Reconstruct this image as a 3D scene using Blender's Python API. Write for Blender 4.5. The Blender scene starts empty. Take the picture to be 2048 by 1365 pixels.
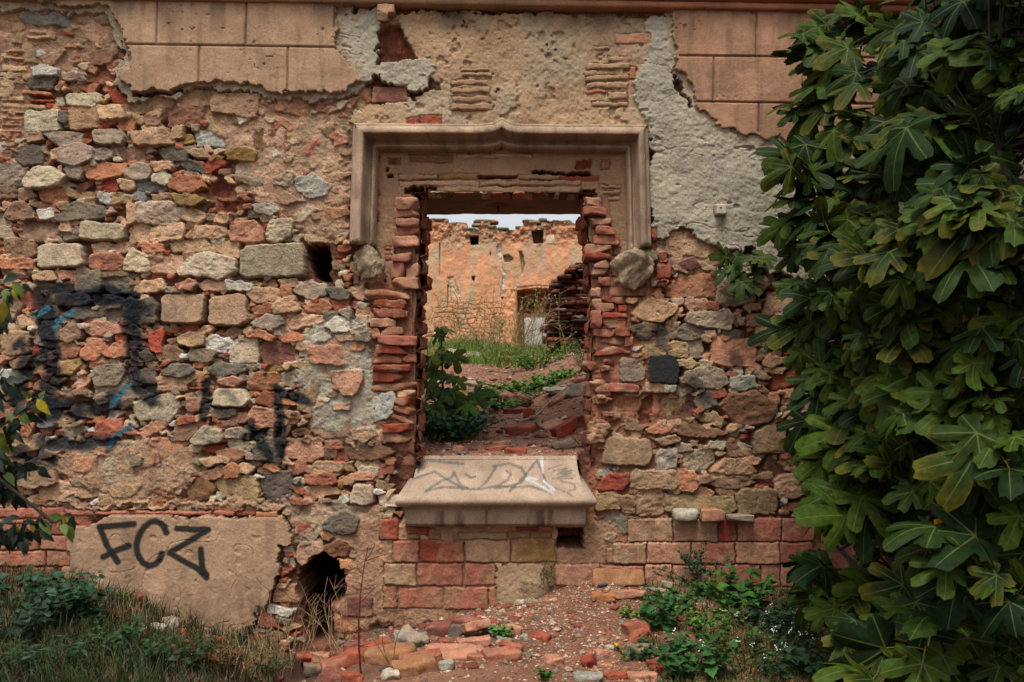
import bpy, math, random
import numpy as np
from mathutils import Vector, Matrix
R = math.radians
C = bpy.context.scene.collection
SC = bpy.context.scene
rng = np.random.default_rng(7)
random.seed(7)

# ------------------------------------------------------------------ camera numbers
CAM_Y, CAM_Z, FPX = -5.0, 1.1, 2000.0      # 2048 px wide picture, focal 2000 px, horizon at row 760
PX0, PY0 = 1024.0, 760.0
def at(px, py, y):
    d = (y - CAM_Y) / FPX
    return Vector(((px - PX0) * d, y, CAM_Z + (PY0 - py) * d))
def wx(px): return (px - PX0) / 400.0
def wz(py): return CAM_Z + (PY0 - py) / 400.0

# ------------------------------------------------------------------ colours
def s2l(v):
    v = np.asarray(v, float) / 255.0
    return np.where(v <= 0.04045, v / 12.92, ((v + 0.055) / 1.055) ** 2.4)
GAIN = 0.67
def col(*rgb): return np.clip(s2l(rgb) * GAIN * np.array([.95, 1.03, 1.0]), 0.003, 0.8)
PAL = {k: col(*v) for k, v in dict(
    g=(140,120,102), G=(172,150,126), b=(126,94,73), r=(140,78,58), o=(156,98,70), t=(174,135,106),
    w=(198,184,170), d=(78,71,66), k=(34,34,36), B=(98,103,104), p=(168,116,92), y=(142,104,62),
    l=(164,158,146), m=(118,74,64), D=(98,90,80), R=(148,66,46), e=(165,128,100), q=(156,90,72),
    z=(110,74,54), n=(150,118,88)).items()}

# ------------------------------------------------------------------ noise
_T = np.random.default_rng(3).random((256, 256)).astype(np.float32)
def vnoise(x, y, seed=0):
    xi = np.floor(x).astype(np.int64); yi = np.floor(y).astype(np.int64)
    fx = (x - xi).astype(np.float32); fy = (y - yi).astype(np.float32)
    fx = fx * fx * fx * (fx * (fx * 6 - 15) + 10); fy = fy * fy * fy * (fy * (fy * 6 - 15) + 10)
    a = (xi + seed * 37) & 255; b = (yi + seed * 91) & 255; a1 = (a + 1) & 255; b1 = (b + 1) & 255
    return (_T[b, a] * (1 - fx) + _T[b, a1] * fx) * (1 - fy) + (_T[b1, a] * (1 - fx) + _T[b1, a1] * fx) * fy
def fbm(x, y, scale, octv=4, seed=0, gain=0.5):
    """-1..1 roughly"""
    s = 0; amp = 1.0; tot = 0; f = 1.0 / scale
    for i in range(octv):
        s = s + amp * (vnoise(x * f + i * 17.3, y * f + i * 9.1, seed + i) * 2 - 1); tot += amp
        amp *= gain; f *= 2.03
    return s / tot
def sstep(a, b, x):
    t = np.clip((x - a) / (b - a), 0, 1); return t * t * (3 - 2 * t)

# ------------------------------------------------------------------ objects
def tag(o, label=None, cat=None, group=None, kind=None):
    if label: o['label'] = label
    if cat: o['category'] = cat
    if group: o['group'] = group
    if kind: o['kind'] = kind
    return o
def empty(name, loc, label, cat, group=None):
    o = bpy.data.objects.new(name, None); C.objects.link(o); o.location = loc
    o.empty_display_size = 0.1
    return tag(o, label, cat, group)
def build(name, V, F, mat, colr=None, uv=None, parent=None, smooth=True):
    """V (n,3) world positions, F list of int arrays (m,3) or (m,4)"""
    V = np.asarray(V, np.float32).reshape(-1, 3)
    if not isinstance(F, (list, tuple)): F = [F]
    F = [np.asarray(f, np.int32) for f in F if len(f)]
    me = bpy.data.meshes.new(name)
    me.vertices.add(len(V))
    off = Vector((0, 0, 0))
    if parent is not None: off = parent.location
    me.vertices.foreach_set('co', (V - np.array(off[:], np.float32)).ravel())
    nl = sum(f.size for f in F); npoly = sum(len(f) for f in F)
    me.loops.add(nl); me.polygons.add(npoly)
    me.loops.foreach_set('vertex_index', np.concatenate([f.ravel() for f in F]))
    tot = np.concatenate([np.full(len(f), f.shape[1], np.int32) for f in F])
    st = np.concatenate([[0], np.cumsum(tot)[:-1]]).astype(np.int32)
    me.polygons.foreach_set('loop_start', st)
    me.polygons.foreach_set('use_smooth', np.full(npoly, smooth))
    me.update(calc_edges=True)
    if colr is not None:
        colr = np.asarray(colr, np.float32)
        if colr.ndim == 1: colr = np.tile(colr, (len(V), 1))
        a = me.color_attributes.new('Col', 'FLOAT_COLOR', 'POINT')
        a.data.foreach_set('color', np.concatenate([colr, np.ones((len(V), 1), np.float32)], 1).ravel())
    if uv is not None:
        a = me.attributes.new('leafuv', 'FLOAT2', 'POINT')
        a.data.foreach_set('vector', np.asarray(uv, np.float32).ravel())
    me.materials.append(mat)
    o = bpy.data.objects.new(name, me); C.objects.link(o)
    if parent is not None: o.parent = parent
    return o
class MB:
    def __init__(s): s.V = []; s.F = []; s.C = []; s.U = []; s.n = 0
    def add(s, V, Fs, c, uv=None):
        V = np.asarray(V, float).reshape(-1, 3); s.V.append(V)
        for f in (Fs if isinstance(Fs, (list, tuple)) else [Fs]):
            f = np.asarray(f, np.int64)
            if len(f): s.F.append(f + s.n)
        c = np.asarray(c, float)
        s.C.append(np.tile(c, (len(V), 1)) if c.ndim == 1 else c)
        s.U.append(np.zeros((len(V), 2)) + 9 if uv is None else uv); s.n += len(V)
    def build(s, name, mat, parent=None, smooth=True):
        if not s.V: return None
        return build(name, np.concatenate(s.V), s.F, mat, np.concatenate(s.C), np.concatenate(s.U), parent, smooth)
def tube(mb, pts, r0, r1, c, k=6):
    pts = np.asarray([p[:] for p in pts], float); n = len(pts)
    tg = np.gradient(pts, axis=0); tg /= np.linalg.norm(tg, axis=1)[:, None] + 1e-9
    up = np.array([0.3, 0.9, 0.2]); rings = []
    for i in range(n):
        a = np.cross(tg[i], up); a /= np.linalg.norm(a) + 1e-9; b = np.cross(tg[i], a)
        r = r0 + (r1 - r0) * i / max(1, n - 1); th = np.arange(k) * 2 * np.pi / k
        rings.append(pts[i] + r * (np.cos(th)[:, None] * a + np.sin(th)[:, None] * b))
    V = np.concatenate(rings); i = np.arange(n - 1)[:, None] * k; j = np.arange(k)[None]; j1 = (j + 1) % k
    Fq = np.stack([i + j, i + j1, i + k + j1, i + k + j], -1).reshape(-1, 4)
    mb.add(V, Fq, c)
def bez(a, b, c, n=8):
    t = np.linspace(0, 1, n)[:, None]; a, b, c = (np.asarray(v[:], float) for v in (a, b, c))
    return (1 - t) ** 2 * a + 2 * t * (1 - t) * b + t * t * c

# ------------------------------------------------------------------ materials
def mk(name):
    m = bpy.data.materials.new(name); m.use_nodes = True
    nt = m.node_tree; b = nt.nodes['Principled BSDF']
    return m, nt, b
def mineral(name, rough=0.92, s1=14.0, v1=0.35, s2=170.0, v2=0.35, bump=0.6, bdist=0.006, bscale=110.0, fleck=0.0, tint=None):
    m, nt, b = mk(name); N = nt.nodes; L = nt.links
    at_ = N.new('ShaderNodeAttribute'); at_.attribute_name = 'Col'
    tc = N.new('ShaderNodeTexCoord')
    def noise(s, det, ro=0.6):
        n = N.new('ShaderNodeTexNoise'); n.inputs['Scale'].default_value = s; n.inputs['Detail'].default_value = det
        n.inputs['Roughness'].default_value = ro; L.new(tc.outputs['Object'], n.inputs['Vector']); return n
    def mr(src, a, b_, lo, hi):
        n = N.new('ShaderNodeMapRange'); L.new(src, n.inputs[0])
        for i, v in enumerate((a, b_, lo, hi)): n.inputs[i + 1].default_value = v
        return n.outputs[0]
    n1 = noise(s1, 5); n2 = noise(s2, 3, 0.7)
    f1 = mr(n1.outputs['Fac'], 0.3, 0.7, 1 - v1, 1 + v1); f2 = mr(n2.outputs['Fac'], 0.28, 0.72, 1 - v2, 1 + v2)
    mu = N.new('ShaderNodeMath'); mu.operation = 'MULTIPLY'; L.new(f1, mu.inputs[0]); L.new(f2, mu.inputs[1])
    vm = N.new('ShaderNodeVectorMath'); vm.operation = 'SCALE'
    L.new(at_.outputs['Color'], vm.inputs[0]); L.new(mu.outputs[0], vm.inputs['Scale'])
    out = vm.outputs[0]
    if fleck > 0:
        n3 = noise(230, 2, 0.5); f3 = mr(n3.outputs['Fac'], 0.66, 0.74, 0, fleck)
        n4 = noise(6, 2, 0.5); f4 = mr(n4.outputs['Fac'], 0.45, 0.65, 0, 1)
        m2 = N.new('ShaderNodeMath'); m2.operation = 'MULTIPLY'; L.new(f3, m2.inputs[0]); L.new(f4, m2.inputs[1])
        mx = N.new('ShaderNodeMix'); mx.data_type = 'RGBA'; L.new(m2.outputs[0], mx.inputs['Factor'])
        L.new(out, mx.inputs[6]); mx.inputs[7].default_value = (.55, .47, .4, 1); out = mx.outputs[2]
    L.new(out, b.inputs['Base Color'])
    b.inputs['Roughness'].default_value = rough; b.inputs['Specular IOR Level'].default_value = 0.25
    nb = noise(bscale, 6, 0.65); bp = N.new('ShaderNodeBump'); bp.inputs['Strength'].default_value = bump
    bp.inputs['Distance'].default_value = bdist; L.new(nb.outputs['Fac'], bp.inputs['Height']); L.new(bp.outputs['Normal'], b.inputs['Normal'])
    return m
def foliage(name, trans=0.22, rough=0.55, veins=False, var=0.3, spec=0.2):
    m, nt, b = mk(name); N = nt.nodes; L = nt.links
    at_ = N.new('ShaderNodeAttribute'); at_.attribute_name = 'Col'; colo = at_.outputs['Color']
    tc = N.new('ShaderNodeTexCoord'); n = N.new('ShaderNodeTexNoise'); n.inputs['Scale'].default_value = 45; n.inputs['Detail'].default_value = 4
    L.new(tc.outputs['Object'], n.inputs['Vector'])
    mr = N.new('ShaderNodeMapRange'); L.new(n.outputs['Fac'], mr.inputs[0])
    for i, v in enumerate((.3, .7, 1 - var, 1 + var)): mr.inputs[i + 1].default_value = v
    vm = N.new('ShaderNodeVectorMath'); vm.operation = 'SCALE'; L.new(colo, vm.inputs[0]); L.new(mr.outputs[0], vm.inputs['Scale']); colo = vm.outputs[0]
    if veins:
        ua = N.new('ShaderNodeAttribute'); ua.attribute_name = 'leafuv'
        best = None
        def M(op, a, b_=None):
            x = N.new('ShaderNodeMath'); x.operation = op
            for i, v in enumerate((a, b_)):
                if v is None: continue
                if isinstance(v, (int, float)): x.inputs[i].default_value = v
                else: L.new(v, x.inputs[i])
            return x.outputs[0]
        sp = N.new('ShaderNodeSeparateXYZ'); L.new(ua.outputs['Vector'], sp.inputs[0]); X, Y = sp.outputs[0], sp.outputs[1]
        for ang in (0, 48, -48, 103, -103):
            c, s = math.cos(R(ang)), math.sin(R(ang))
            along = M('ADD', M('MULTIPLY', X, c), M('MULTIPLY', Y, s))
            acr = M('ABSOLUTE', M('SUBTRACT', M('MULTIPLY', Y, c), M('MULTIPLY', X, s)))
            w = M('ADD', M('MULTIPLY', along, -0.014), 0.02)
            d = M('DIVIDE', acr, M('MAXIMUM', w, 0.005))
            d = M('ADD', d, M('MULTIPLY', M('LESS_THAN', along, 0.0), 9.0))
            # side veins leave each main vein as chevrons
            ch = M('ABSOLUTE', M('SUBTRACT', M('FRACT', M('MULTIPLY', M('SUBTRACT', along, M('MULTIPLY', acr, 0.8)), 6.0)), 0.5))
            d2 = M('ADD', M('MULTIPLY', ch, 14.0), M('MULTIPLY', M('GREATER_THAN', acr, 0.2), 9.0))
            d2 = M('ADD', M('ADD', d2, 0.95), M('MULTIPLY', M('LESS_THAN', along, 0.06), 9.0))
            d = M('MINIMUM', d, d2)
            best = d if best is None else M('MINIMUM', best, d)
        fac = N.new('ShaderNodeMapRange'); L.new(best, fac.inputs[0])
        for i, v in enumerate((0.3, 1.2, 0.55, 0)): fac.inputs[i + 1].default_value = v
        mx = N.new('ShaderNodeMix'); mx.data_type = 'RGBA'; L.new(fac.outputs[0], mx.inputs['Factor'])
        L.new(colo, mx.inputs[6]); mx.inputs[7].default_value = (.10, .12, .035, 1); colo = mx.outputs[2]
    L.new(colo, b.inputs['Base Color']); b.inputs['Roughness'].default_value = rough
    b.inputs['Specular IOR Level'].default_value = spec
    bp = N.new('ShaderNodeBump'); bp.inputs['Strength'].default_value = 0.35; bp.inputs['Distance'].default_value = 0.004
    n2 = N.new('ShaderNodeTexNoise'); n2.inputs['Scale'].default_value = 80; L.new(tc.outputs['Object'], n2.inputs['Vector'])
    L.new(n2.outputs['Fac'], bp.inputs['Height']); L.new(bp.outputs['Normal'], b.inputs['Normal'])
    tr = N.new('ShaderNodeBsdfTranslucent'); L.new(colo, tr.inputs['Color'])
    ms = N.new('ShaderNodeMixShader'); ms.inputs[0].default_value = trans
    L.new(b.outputs[0], ms.inputs[1]); L.new(tr.outputs[0], ms.inputs[2]); L.new(ms.outputs[0], N['Material Output'].inputs['Surface'])
    return m
M_STONE = mineral('rubble_stone', fleck=0.35, v1=0.28, v2=0.4, bump=0.75, bdist=0.007)
M_PLAST = mineral('lime_render', v1=0.16, v2=0.3, s1=5, bump=0.6, bdist=0.004, bscale=160)
M_CARVE = mineral('carved_sandstone', v1=0.2, v2=0.42, s1=7, s2=210, bump=0.7, bdist=0.003, bscale=190)
M_BRICK = mineral('fired_brick', v1=0.3, v2=0.35, s1=22, bump=0.7, bdist=0.006, bscale=120, fleck=0.25)
M_SOIL = mineral('gravelly_soil', v1=0.25, v2=0.55, s1=3, s2=120, bump=1.0, bdist=0.012, bscale=90, fleck=0.5)
M_METAL = mineral('painted_metal', rough=0.55, v1=0.1, v2=0.12, bump=0.15)
M_LEAF = foliage('herb_leaf'); M_FIG = foliage('fig_leaf', trans=0.10, veins=True, rough=0.6, var=0.4, spec=0.07)
M_BARK = mineral('bark', v1=0.25, v2=0.3, bump=0.6); M_DRY = foliage('dry_stalk', trans=0.1, var=0.25)
# ------------------------------------------------------------------ stones of the rubble, traced
# "region-x region-y scale" headers; then colour + corner points
STONES_A = """
@0 0 .3418
G 135,655 345,645 350,760 140,765|d 350,660 395,655 390,725 350,710|n 400,635 560,630 575,745 410,755|t 568,618 715,612 722,690 590,705
b 725,610 885,615 880,660 740,670|b 850,680 925,665 930,730 860,735|z 975,650 1100,625 1185,620 1190,690 1120,745 985,735|G 375,550 560,545 600,580 540,625 390,620
l 175,395 230,375 345,400 340,440 200,450|G 365,420 500,430 500,470 370,455|r 510,405 690,430 680,470 520,475|z 510,310 620,285 680,300 640,370 520,385
B 110,90 185,65 250,105 320,75 440,110 435,155 300,145 250,150 140,130|e 460,140 560,115 640,130 670,255 540,255 495,215
l 1130,755 1420,765 1425,855 1140,850|z 1445,800 1540,755 1700,760 1725,810 1640,870 1460,855|y 1315,900 1400,865 1500,890 1490,940 1340,940|t 770,780 985,745 1025,840 790,850
y 1055,800 1110,790 1120,830 1060,840|g 245,775 475,775 480,845 330,855|b 165,780 240,775 240,820 170,835|g 540,770 700,765 730,800 710,850 560,830
b 680,880 770,850 850,870 840,945 700,935|d 925,880 1000,855 1095,880 1090,940 980,950|d 1065,965 1110,940 1195,970 1190,1005 1090,995|g 350,870 460,840 540,870 530,940 440,970 360,950
g 540,880 610,860 665,900 610,945 545,940|d 80,870 180,850 265,880 240,960 130,970 80,930|g -20,950 100,955 140,1000 130,1085 -20,1080|G 130,1060 200,980 290,975 390,1030 350,1095 140,1105
g 395,980 475,980 480,1040 400,1040|o 500,1000 600,950 740,955 710,1030 580,1050 520,1040|g 720,1000 800,960 880,970 875,1040 800,1060 730,1040|G 895,1030 950,1005 1005,1040 970,1085 900,1065
B 800,1070 860,1060 955,1105 900,1115 810,1110|t 690,1060 780,1070 790,1100 720,1110|o 990,1080 1060,1035 1180,1045 1200,1090 1140,1130 1000,1110|t 890,960 1000,955 1010,985 900,1000
y 1010,1140 1100,1135 1200,1170 1150,1205 1040,1190|l 570,1135 650,1130 660,1185 580,1175|t 650,1130 780,1140 770,1185 660,1190|B 785,1130 845,1130 845,1175 790,1170|t 890,1140 1000,1140 1000,1165 900,1170
b 0,1095 90,1095 100,1145 10,1165|b 105,1130 180,1115 200,1150 120,1180|o 230,1130 280,1105 380,1110 390,1170 300,1190 240,1170|t 395,1110 550,1130 550,1160 400,1150
b 30,1250 95,1175 150,1195 215,1275 100,1290 30,1280|z 165,1190 280,1185 320,1210 250,1225|w 220,1235 320,1230 315,1270 240,1280|D 325,1270 430,1175 600,1205 620,1260 520,1290 340,1295
G 800,1180 1040,1185 1050,1285 1010,1325 790,1310|t 750,1200 800,1190 785,1290 745,1300|t 1055,1225 1140,1220 1210,1270 1170,1310 1060,1280|w 1050,1190 1090,1190 1095,1215 1055,1210
l 1480,1200 1600,1200 1625,1235 1580,1260 1500,1245|l 1730,1050 1830,1020 1940,1090 1900,1150 1800,1160 1740,1120|t 1890,940 1950,930 1980,980 1900,1010|w 1510,910 1600,875 1645,905 1560,950 1510,940
t 1690,900 1780,890 1830,920 1760,945|w 1390,665 1450,645 1470,690 1400,730|t 1280,1260 1350,1255 1340,1300 1260,1300|t 1770,1180 1900,1190 1900,1230 1800,1225
#0,375 155,375 155,420 0,420 t|#0,480 145,480 145,512 0,512 t|#150,490 215,490 215,514 150,514 o|#120,525 295,532 295,562 120,558 o|#0,555 140,560 140,598 0,596 t|#155,570 325,578 325,605 155,600 R
#10,598 260,606 260,640 10,632 t|#270,622 400,628 400,650 270,648 R|#0,638 75,642 75,662 0,660 b|#80,650 145,652 145,675 80,672 z|#0,678 135,680 135,704 0,704 o|#0,716 130,718 130,744 0,744 o
#0,760 125,760 122,784 0,784 r|#0,802 115,802 115,830 0,830 y|#0,842 75,842 75,864 0,864 z|#0,880 65,880 65,900 0,900 z|#0,916 60,916 60,944 0,944 r|#80,182 145,182 145,214 80,214 t|#160,168 275,168 275,200 160,200 t
#150,206 290,206 290,236 150,234 t|#370,266 555,268 555,294 370,290 R|#480,72 605,72 605,94 480,94 t|#0,290 150,288 150,314 0,314 e|#10,330 140,330 140,352 10,352 e|#165,242 280,246 280,262 165,262 e|#340,165 440,190 430,215 340,205 R
@0 440 .3418
b 95,60 150,10 250,0 350,30 370,80 330,120 230,125 110,95|D 370,60 450,45 460,110 375,120|b 35,120 80,110 195,130 200,205 150,220 40,210|+G 470,0 745,20 740,125 600,130 455,115
t 755,35 870,35 880,120 760,135|t 885,45 1060,20 1085,60 1060,110 880,120|t 1090,90 1150,45 1310,40 1320,90 1250,110 1100,100|p 1330,90 1350,5 1490,10 1540,60 1530,130 1350,125
G 1560,60 1590,0 1715,0 1700,90 1620,125 1560,110|t 1720,30 1790,10 2000,20 1960,130 1790,125|+G 210,140 490,135 505,280 210,290|t 540,140 620,140 620,190 545,190|t 630,150 760,135 775,185 640,185
o 835,135 950,135 960,180 840,185|t 990,130 1190,105 1220,150 1210,190 1010,185|t 1225,130 1390,130 1400,220 1340,220 1240,170|r 525,205 690,200 720,240 710,295 530,290|G 725,260 770,175 860,200 880,300 725,300
t 890,270 985,195 1070,215 1075,260 1010,320 885,300|G 1040,300 1110,210 1220,195 1380,235 1385,300 1300,350 1050,320|+G 1410,150 1760,128 1790,180 1790,325 1750,335 1395,345|t 870,210 945,190 950,220 890,250|b 1070,200 1120,195 1120,230 1080,235
o 0,225 170,230 195,280 100,285 0,280|b 10,290 130,290 140,320 20,320|t 200,305 310,300 330,345 205,350|p 345,305 455,305 460,345 350,345|D 440,370 470,305 580,300 590,350 580,425 450,430|b 590,310 710,305 750,330 600,330
D 590,345 740,335 790,370 780,425 650,430 600,390|d 195,355 270,350 270,405 200,405|d 275,375 420,365 435,410 330,445 280,410|t 785,400 830,360 950,350 965,400 900,425 800,415|p 1030,385 1110,355 1155,385 1120,410 1040,410
t 1160,390 1200,360 1320,370 1320,415 1200,415|w 1330,360 1400,365 1480,385 1470,410 1340,415|g 970,400 1040,390 1050,420 980,420|t 1460,400 1620,400 1640,465 1500,485 1450,440|o 1645,400 1700,395 1705,450 1650,455
b 1630,350 1740,350 1740,390 1650,395|g 1720,420 1790,365 1900,380 1905,440 1800,460|D 1905,400 1990,400 2048,430 2040,465 1940,450|d 345,470 370,440 510,440 530,480 490,500 350,500|D 545,475 600,440 640,445 610,510 560,500
D 645,445 720,470 700,515 615,510|D 720,470 880,465 925,500 910,600 800,610 720,590|+e 940,430 1190,425 1200,460 1190,615 945,610|+e 1208,450 1440,420 1470,600 1400,625 1212,625|t 1600,485 1720,445 1755,540 1600,555
o 1475,525 1560,490 1600,500 1590,540 1500,555|o 1775,510 1870,470 1950,500 1900,540 1790,540|g 1480,605 1560,560 1650,570 1670,600 1590,640 1500,630|t 1680,590 1750,560 1880,560 1880,600 1720,640|D 1895,545 1970,545 1985,570 1910,585
g 1990,540 2048,520 2048,580|w 1900,620 1970,570 2048,580 2048,650 1960,660|w 1820,690 1870,665 1930,680 1890,710 1835,715|d 255,510 340,505 345,560 270,580 215,580|d 350,550 420,515 600,520 600,560 480,580
d 615,530 700,520 715,590 640,600|d 215,650 250,600 330,595 350,650 330,700 240,690|b 350,650 400,600 470,620 460,680 400,720 350,705|p 490,630 560,600 720,625 720,650 600,680 510,660|b 720,640 760,610 830,650 800,680
n 0,660 165,655 165,785 0,785|r 320,740 400,720 455,755 440,800 340,810|o 465,770 530,690 610,710 630,760 560,820 480,815|o 600,790 700,700 740,710 755,800 650,810|y 325,840 450,815 470,850 420,900 340,910
b 70,850 110,810 185,805 160,860 80,875|t 1040,690 1110,660 1200,670 1200,720 1130,745 1050,720|w 1195,720 1260,680 1330,690 1360,730 1310,770 1210,745|G 1340,760 1390,690 1500,700 1520,800 1490,845 1340,835|m 1520,760 1550,715 1735,720 1735,850 1530,845
b 1300,665 1360,630 1420,650 1390,680|o 1430,660 1530,645 1610,680 1600,705 1450,685|o 1620,670 1700,660 1780,680 1770,705 1650,705|p 1800,750 2015,730 2000,840 1820,840|g 1085,785 1200,750 1270,770 1230,830 1110,820
b 905,760 1000,735 1060,770 1050,820 930,820|d 820,790 870,755 890,800 860,825|g 520,920 560,870 700,850 730,900 680,965 570,965|p 445,970 480,905 530,930 500,965 450,980|l 0,880 100,885 150,930 100,970 0,960|d 105,890 210,895 155,940
D 945,890 1000,845 1100,850 1130,890 1060,920 960,910|D 1210,870 1280,845 1430,855 1420,890 1250,905|y 1530,860 1660,855 1670,880 1560,885|d 785,890 900,855 910,960 790,940|t 912,930 1080,920 1090,995 920,1000
p 1270,940 1370,915 1415,945 1370,975 1290,970|#1100,980 1195,975 1195,1000 1105,1000 R|o 1440,950 1500,890 1620,900 1640,950 1590,985 1480,990|g 1650,900 1790,900 1800,950 1700,985 1650,960|+G 1245,1010 1270,985 1440,985 1470,1060 1420,1105 1240,1100
r 1500,1060 1540,1000 1600,1010 1630,1060 1590,1090 1510,1080|p 1450,1150 1480,1100 1620,1120 1625,1210 1460,1210|p 1945,890 2048,880 2048,1020 1960,1000|t 1950,1080 2040,1070 2048,1110 1960,1110|b 430,1010 500,970 520,1010 440,1025
t 545,1040 610,1015 620,1060 570,1080|b 680,1080 760,1040 780,1080 720,1105|p 1090,1050 1170,1050 1180,1110 1100,1110|b 45,1010 100,990 160,1020 150,1075 60,1085|D 1240,1120 1370,1120 1370,1150 1240,1160|B 200,1170 280,1150 330,1190 250,1215
p 790,1270 880,1180 970,1180 970,1215 880,1260 820,1280|b 1000,1250 1050,1200 1120,1190 1160,1230 1100,1290 1010,1290|g 1130,1290 1200,1210 1290,1230 1300,1290 1220,1310 1150,1310|g 1320,1240 1390,1220 1430,1240 1420,1275 1330,1275
D 255,1310 380,1280 620,1290 650,1330 500,1363 270,1350|d 1480,1330 1560,1270 1620,1290 1640,1340 1600,1400 1490,1400|o 1760,1290 1810,1270 1800,1300|p 1680,1130 1740,1130 1750,1165 1690,1160
@0 899 .3418
r 320,30 380,15 405,40 380,110 320,120|G 590,150 620,60 720,30 780,60 780,140 690,190 600,185|g 770,30 830,40 830,90 780,90|n 620,230 700,210 830,215 760,270 680,280|b 570,315 640,295 710,310 650,330
z 1060,230 1110,180 1200,170 1250,240 1200,290 1110,295|n 1245,210 1290,160 1480,160 1515,210 1500,310 1400,310 1330,280|d 1520,180 1560,135 1700,125 1720,200 1700,325 1580,320 1530,260|p 1165,140 1260,110 1310,140 1250,180 1190,175
o 1315,120 1370,80 1405,100 1400,160 1320,165|t 1170,60 1340,55 1340,80 1200,85|d 1470,20 1640,0 1640,70 1480,60|n 1790,110 1850,75 2000,80 2000,125 1900,145 1790,130|p 1265,20 1400,0 1440,30 1380,60 1280,55
r 1785,150 1950,150 1960,200 1800,200|r 1715,230 1740,225 1780,240 1770,260|r 1790,250 1850,290 1830,300 1775,270|r 1705,290 1800,300 1810,318 1710,312|g 415,190 440,165 500,180 480,220 420,215|t 210,230 350,190 460,245 350,300 220,280
b 840,150 880,140 870,190 830,200|r 1955,30 2030,30 2030,70 1960,75|D 1880,430 1950,375 2048,365 2110,400 2080,470 2030,500 1900,480|z 1890,580 1990,530 2040,560 2030,620 1950,640 1900,620|t 1750,560 1880,530 1880,610 1780,690 1740,640
p 1620,810 1740,800 1740,890 1600,895|o 1955,660 2048,650 2060,700 1960,700|p 1975,800 2048,740 2070,800 2048,860 1990,850|o 1950,1010 2010,970 2080,980 2080,1070 1970,1060|w 1860,470 1920,465 1920,500 1870,505|n 60,130 200,60 320,110 330,200 200,230 80,200
@650 600 .3418
p 40,420 215,410 215,480 170,550 100,555 60,480|l 320,560 400,545 410,590 370,690 300,710|z 85,880 180,850 380,860 410,900 290,940 150,930|p 130,1040 200,1010 300,1020 270,1050 150,1060|+G 140,1140 165,1075 285,1075 290,1205 140,1205
r 290,980 390,950 390,1010 310,1020|w 80,1150 130,1145 130,1190 70,1190|D -20,1320 60,1250 150,1230 210,1290 170,1345 40,1363|r 320,1300 340,1285 430,1290 430,1363 315,1363|g 160,180 235,160 250,185 200,200 165,195
w 0,130 110,95 200,140 180,180 60,185|o 255,180 310,175 320,215 260,220|g 185,210 260,195 255,245 190,240|o 140,260 215,250 230,290 150,295|t 60,215 150,195 180,220 160,235 80,235|e 150,770 280,760 310,790 240,830 160,820|g 0,960 90,950 100,990 10,1010|b 0,860 70,860 60,920 0,930
+n 1605,960 1640,790 1900,805 1930,900 1900,975 1630,970|b 1720,1150 1780,1140 1815,1180 1810,1245 1740,1235|n 1590,1140 1710,1130 1715,1220 1590,1230|R 1600,1110 1650,1020 1780,1010 1790,1060 1740,1110 1640,1120|D 1590,1290 1700,1250 1860,1290 1850,1340 1760,1363 1600,1340
@1250 440 .3418
t 235,75 335,80 335,200 290,210 240,170|t 345,130 440,120 500,170 480,215 345,205|r 195,195 240,195 240,235 200,240|R 190,260 265,260 245,350 185,345|r 190,360 250,360 240,385|m 310,250 400,225 440,270 370,285
o 240,430 310,320 530,325 530,455 290,450|g 545,350 750,355 770,470 660,500 545,490|n 30,545 145,455 305,500 300,540 210,600 100,590|g 270,460 345,465 340,495 290,500|p 360,500 400,470 480,480 480,520 370,525|r 485,490 540,490 540,515 490,515
G 355,590 370,550 600,525 640,590 620,635 480,625 370,605|d 35,640 80,610 180,615 185,640 60,650|d 75,660 150,655 150,690 80,690|g 165,670 200,620 315,620 300,690 200,710|D 322,640 350,620 460,630 465,690 400,695 320,690|t 470,650 525,650 525,680 475,680
t 455,685 505,690 500,715 460,710|D 530,660 640,645 700,660 690,690 560,680|n 105,705 240,705 245,780 110,785|n 250,730 300,710 370,720 375,800 290,805 255,780|g 378,710 450,700 455,800 380,805|p 490,820 520,690 740,700 775,760 740,860 620,850
o 465,790 490,790 480,850 460,840|k 135,800 290,795 320,880 300,960 150,950 135,880|t 310,830 380,815 430,840 380,860 320,855|g 340,930 370,880 490,855 560,880 600,960 550,990 400,975|g -20,820 60,820 115,880 110,930 60,945 -20,940
t 105,970 130,950 215,955 215,1005 110,1005|l 220,975 295,975 290,1000 225,1005|l 615,930 660,915 760,920 765,980 700,995 620,985|n 0,1080 60,1020 390,1030 400,1120 350,1165 200,1170 30,1130|D 415,1060 430,1010 520,1000 535,1075 490,1095 420,1085|r 410,1120 440,1095 460,1105 430,1135
z 540,1080 620,1020 760,1005 890,1070 900,1130 840,1190 650,1210 590,1130|n 415,1155 520,1120 585,1170 560,1225 480,1180|o 120,1230 200,1195 285,1210 260,1240 170,1250|z 290,1210 400,1170 470,1220 610,1250 500,1275 310,1260|b 310,1262 600,1255 740,1268 700,1290 400,1290
t 180,1290 290,1270 325,1300 220,1320|b 0,1160 130,1200 90,1230 0,1220|b 755,1240 840,1205 940,1230 940,1363 760,1363
@1250 899 .3418
w 185,25 210,0 300,0 305,110 190,115|G 330,40 370,0 520,0 530,80 450,135 340,120|t 510,130 570,60 680,50 765,130 720,150 600,145|n 35,120 60,110 300,130 315,200 290,240 130,235 35,220|o 315,140 400,130 425,200 400,245 320,235
b 420,170 490,160 510,185 430,205|b 470,200 560,165 720,165 765,195 680,230 540,225|b 600,0 740,0 750,30 610,35|R 780,190 820,180 950,205 930,220 790,215|b 730,150 850,150 850,170 740,170|b 530,240 655,245 650,270 560,270
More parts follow.
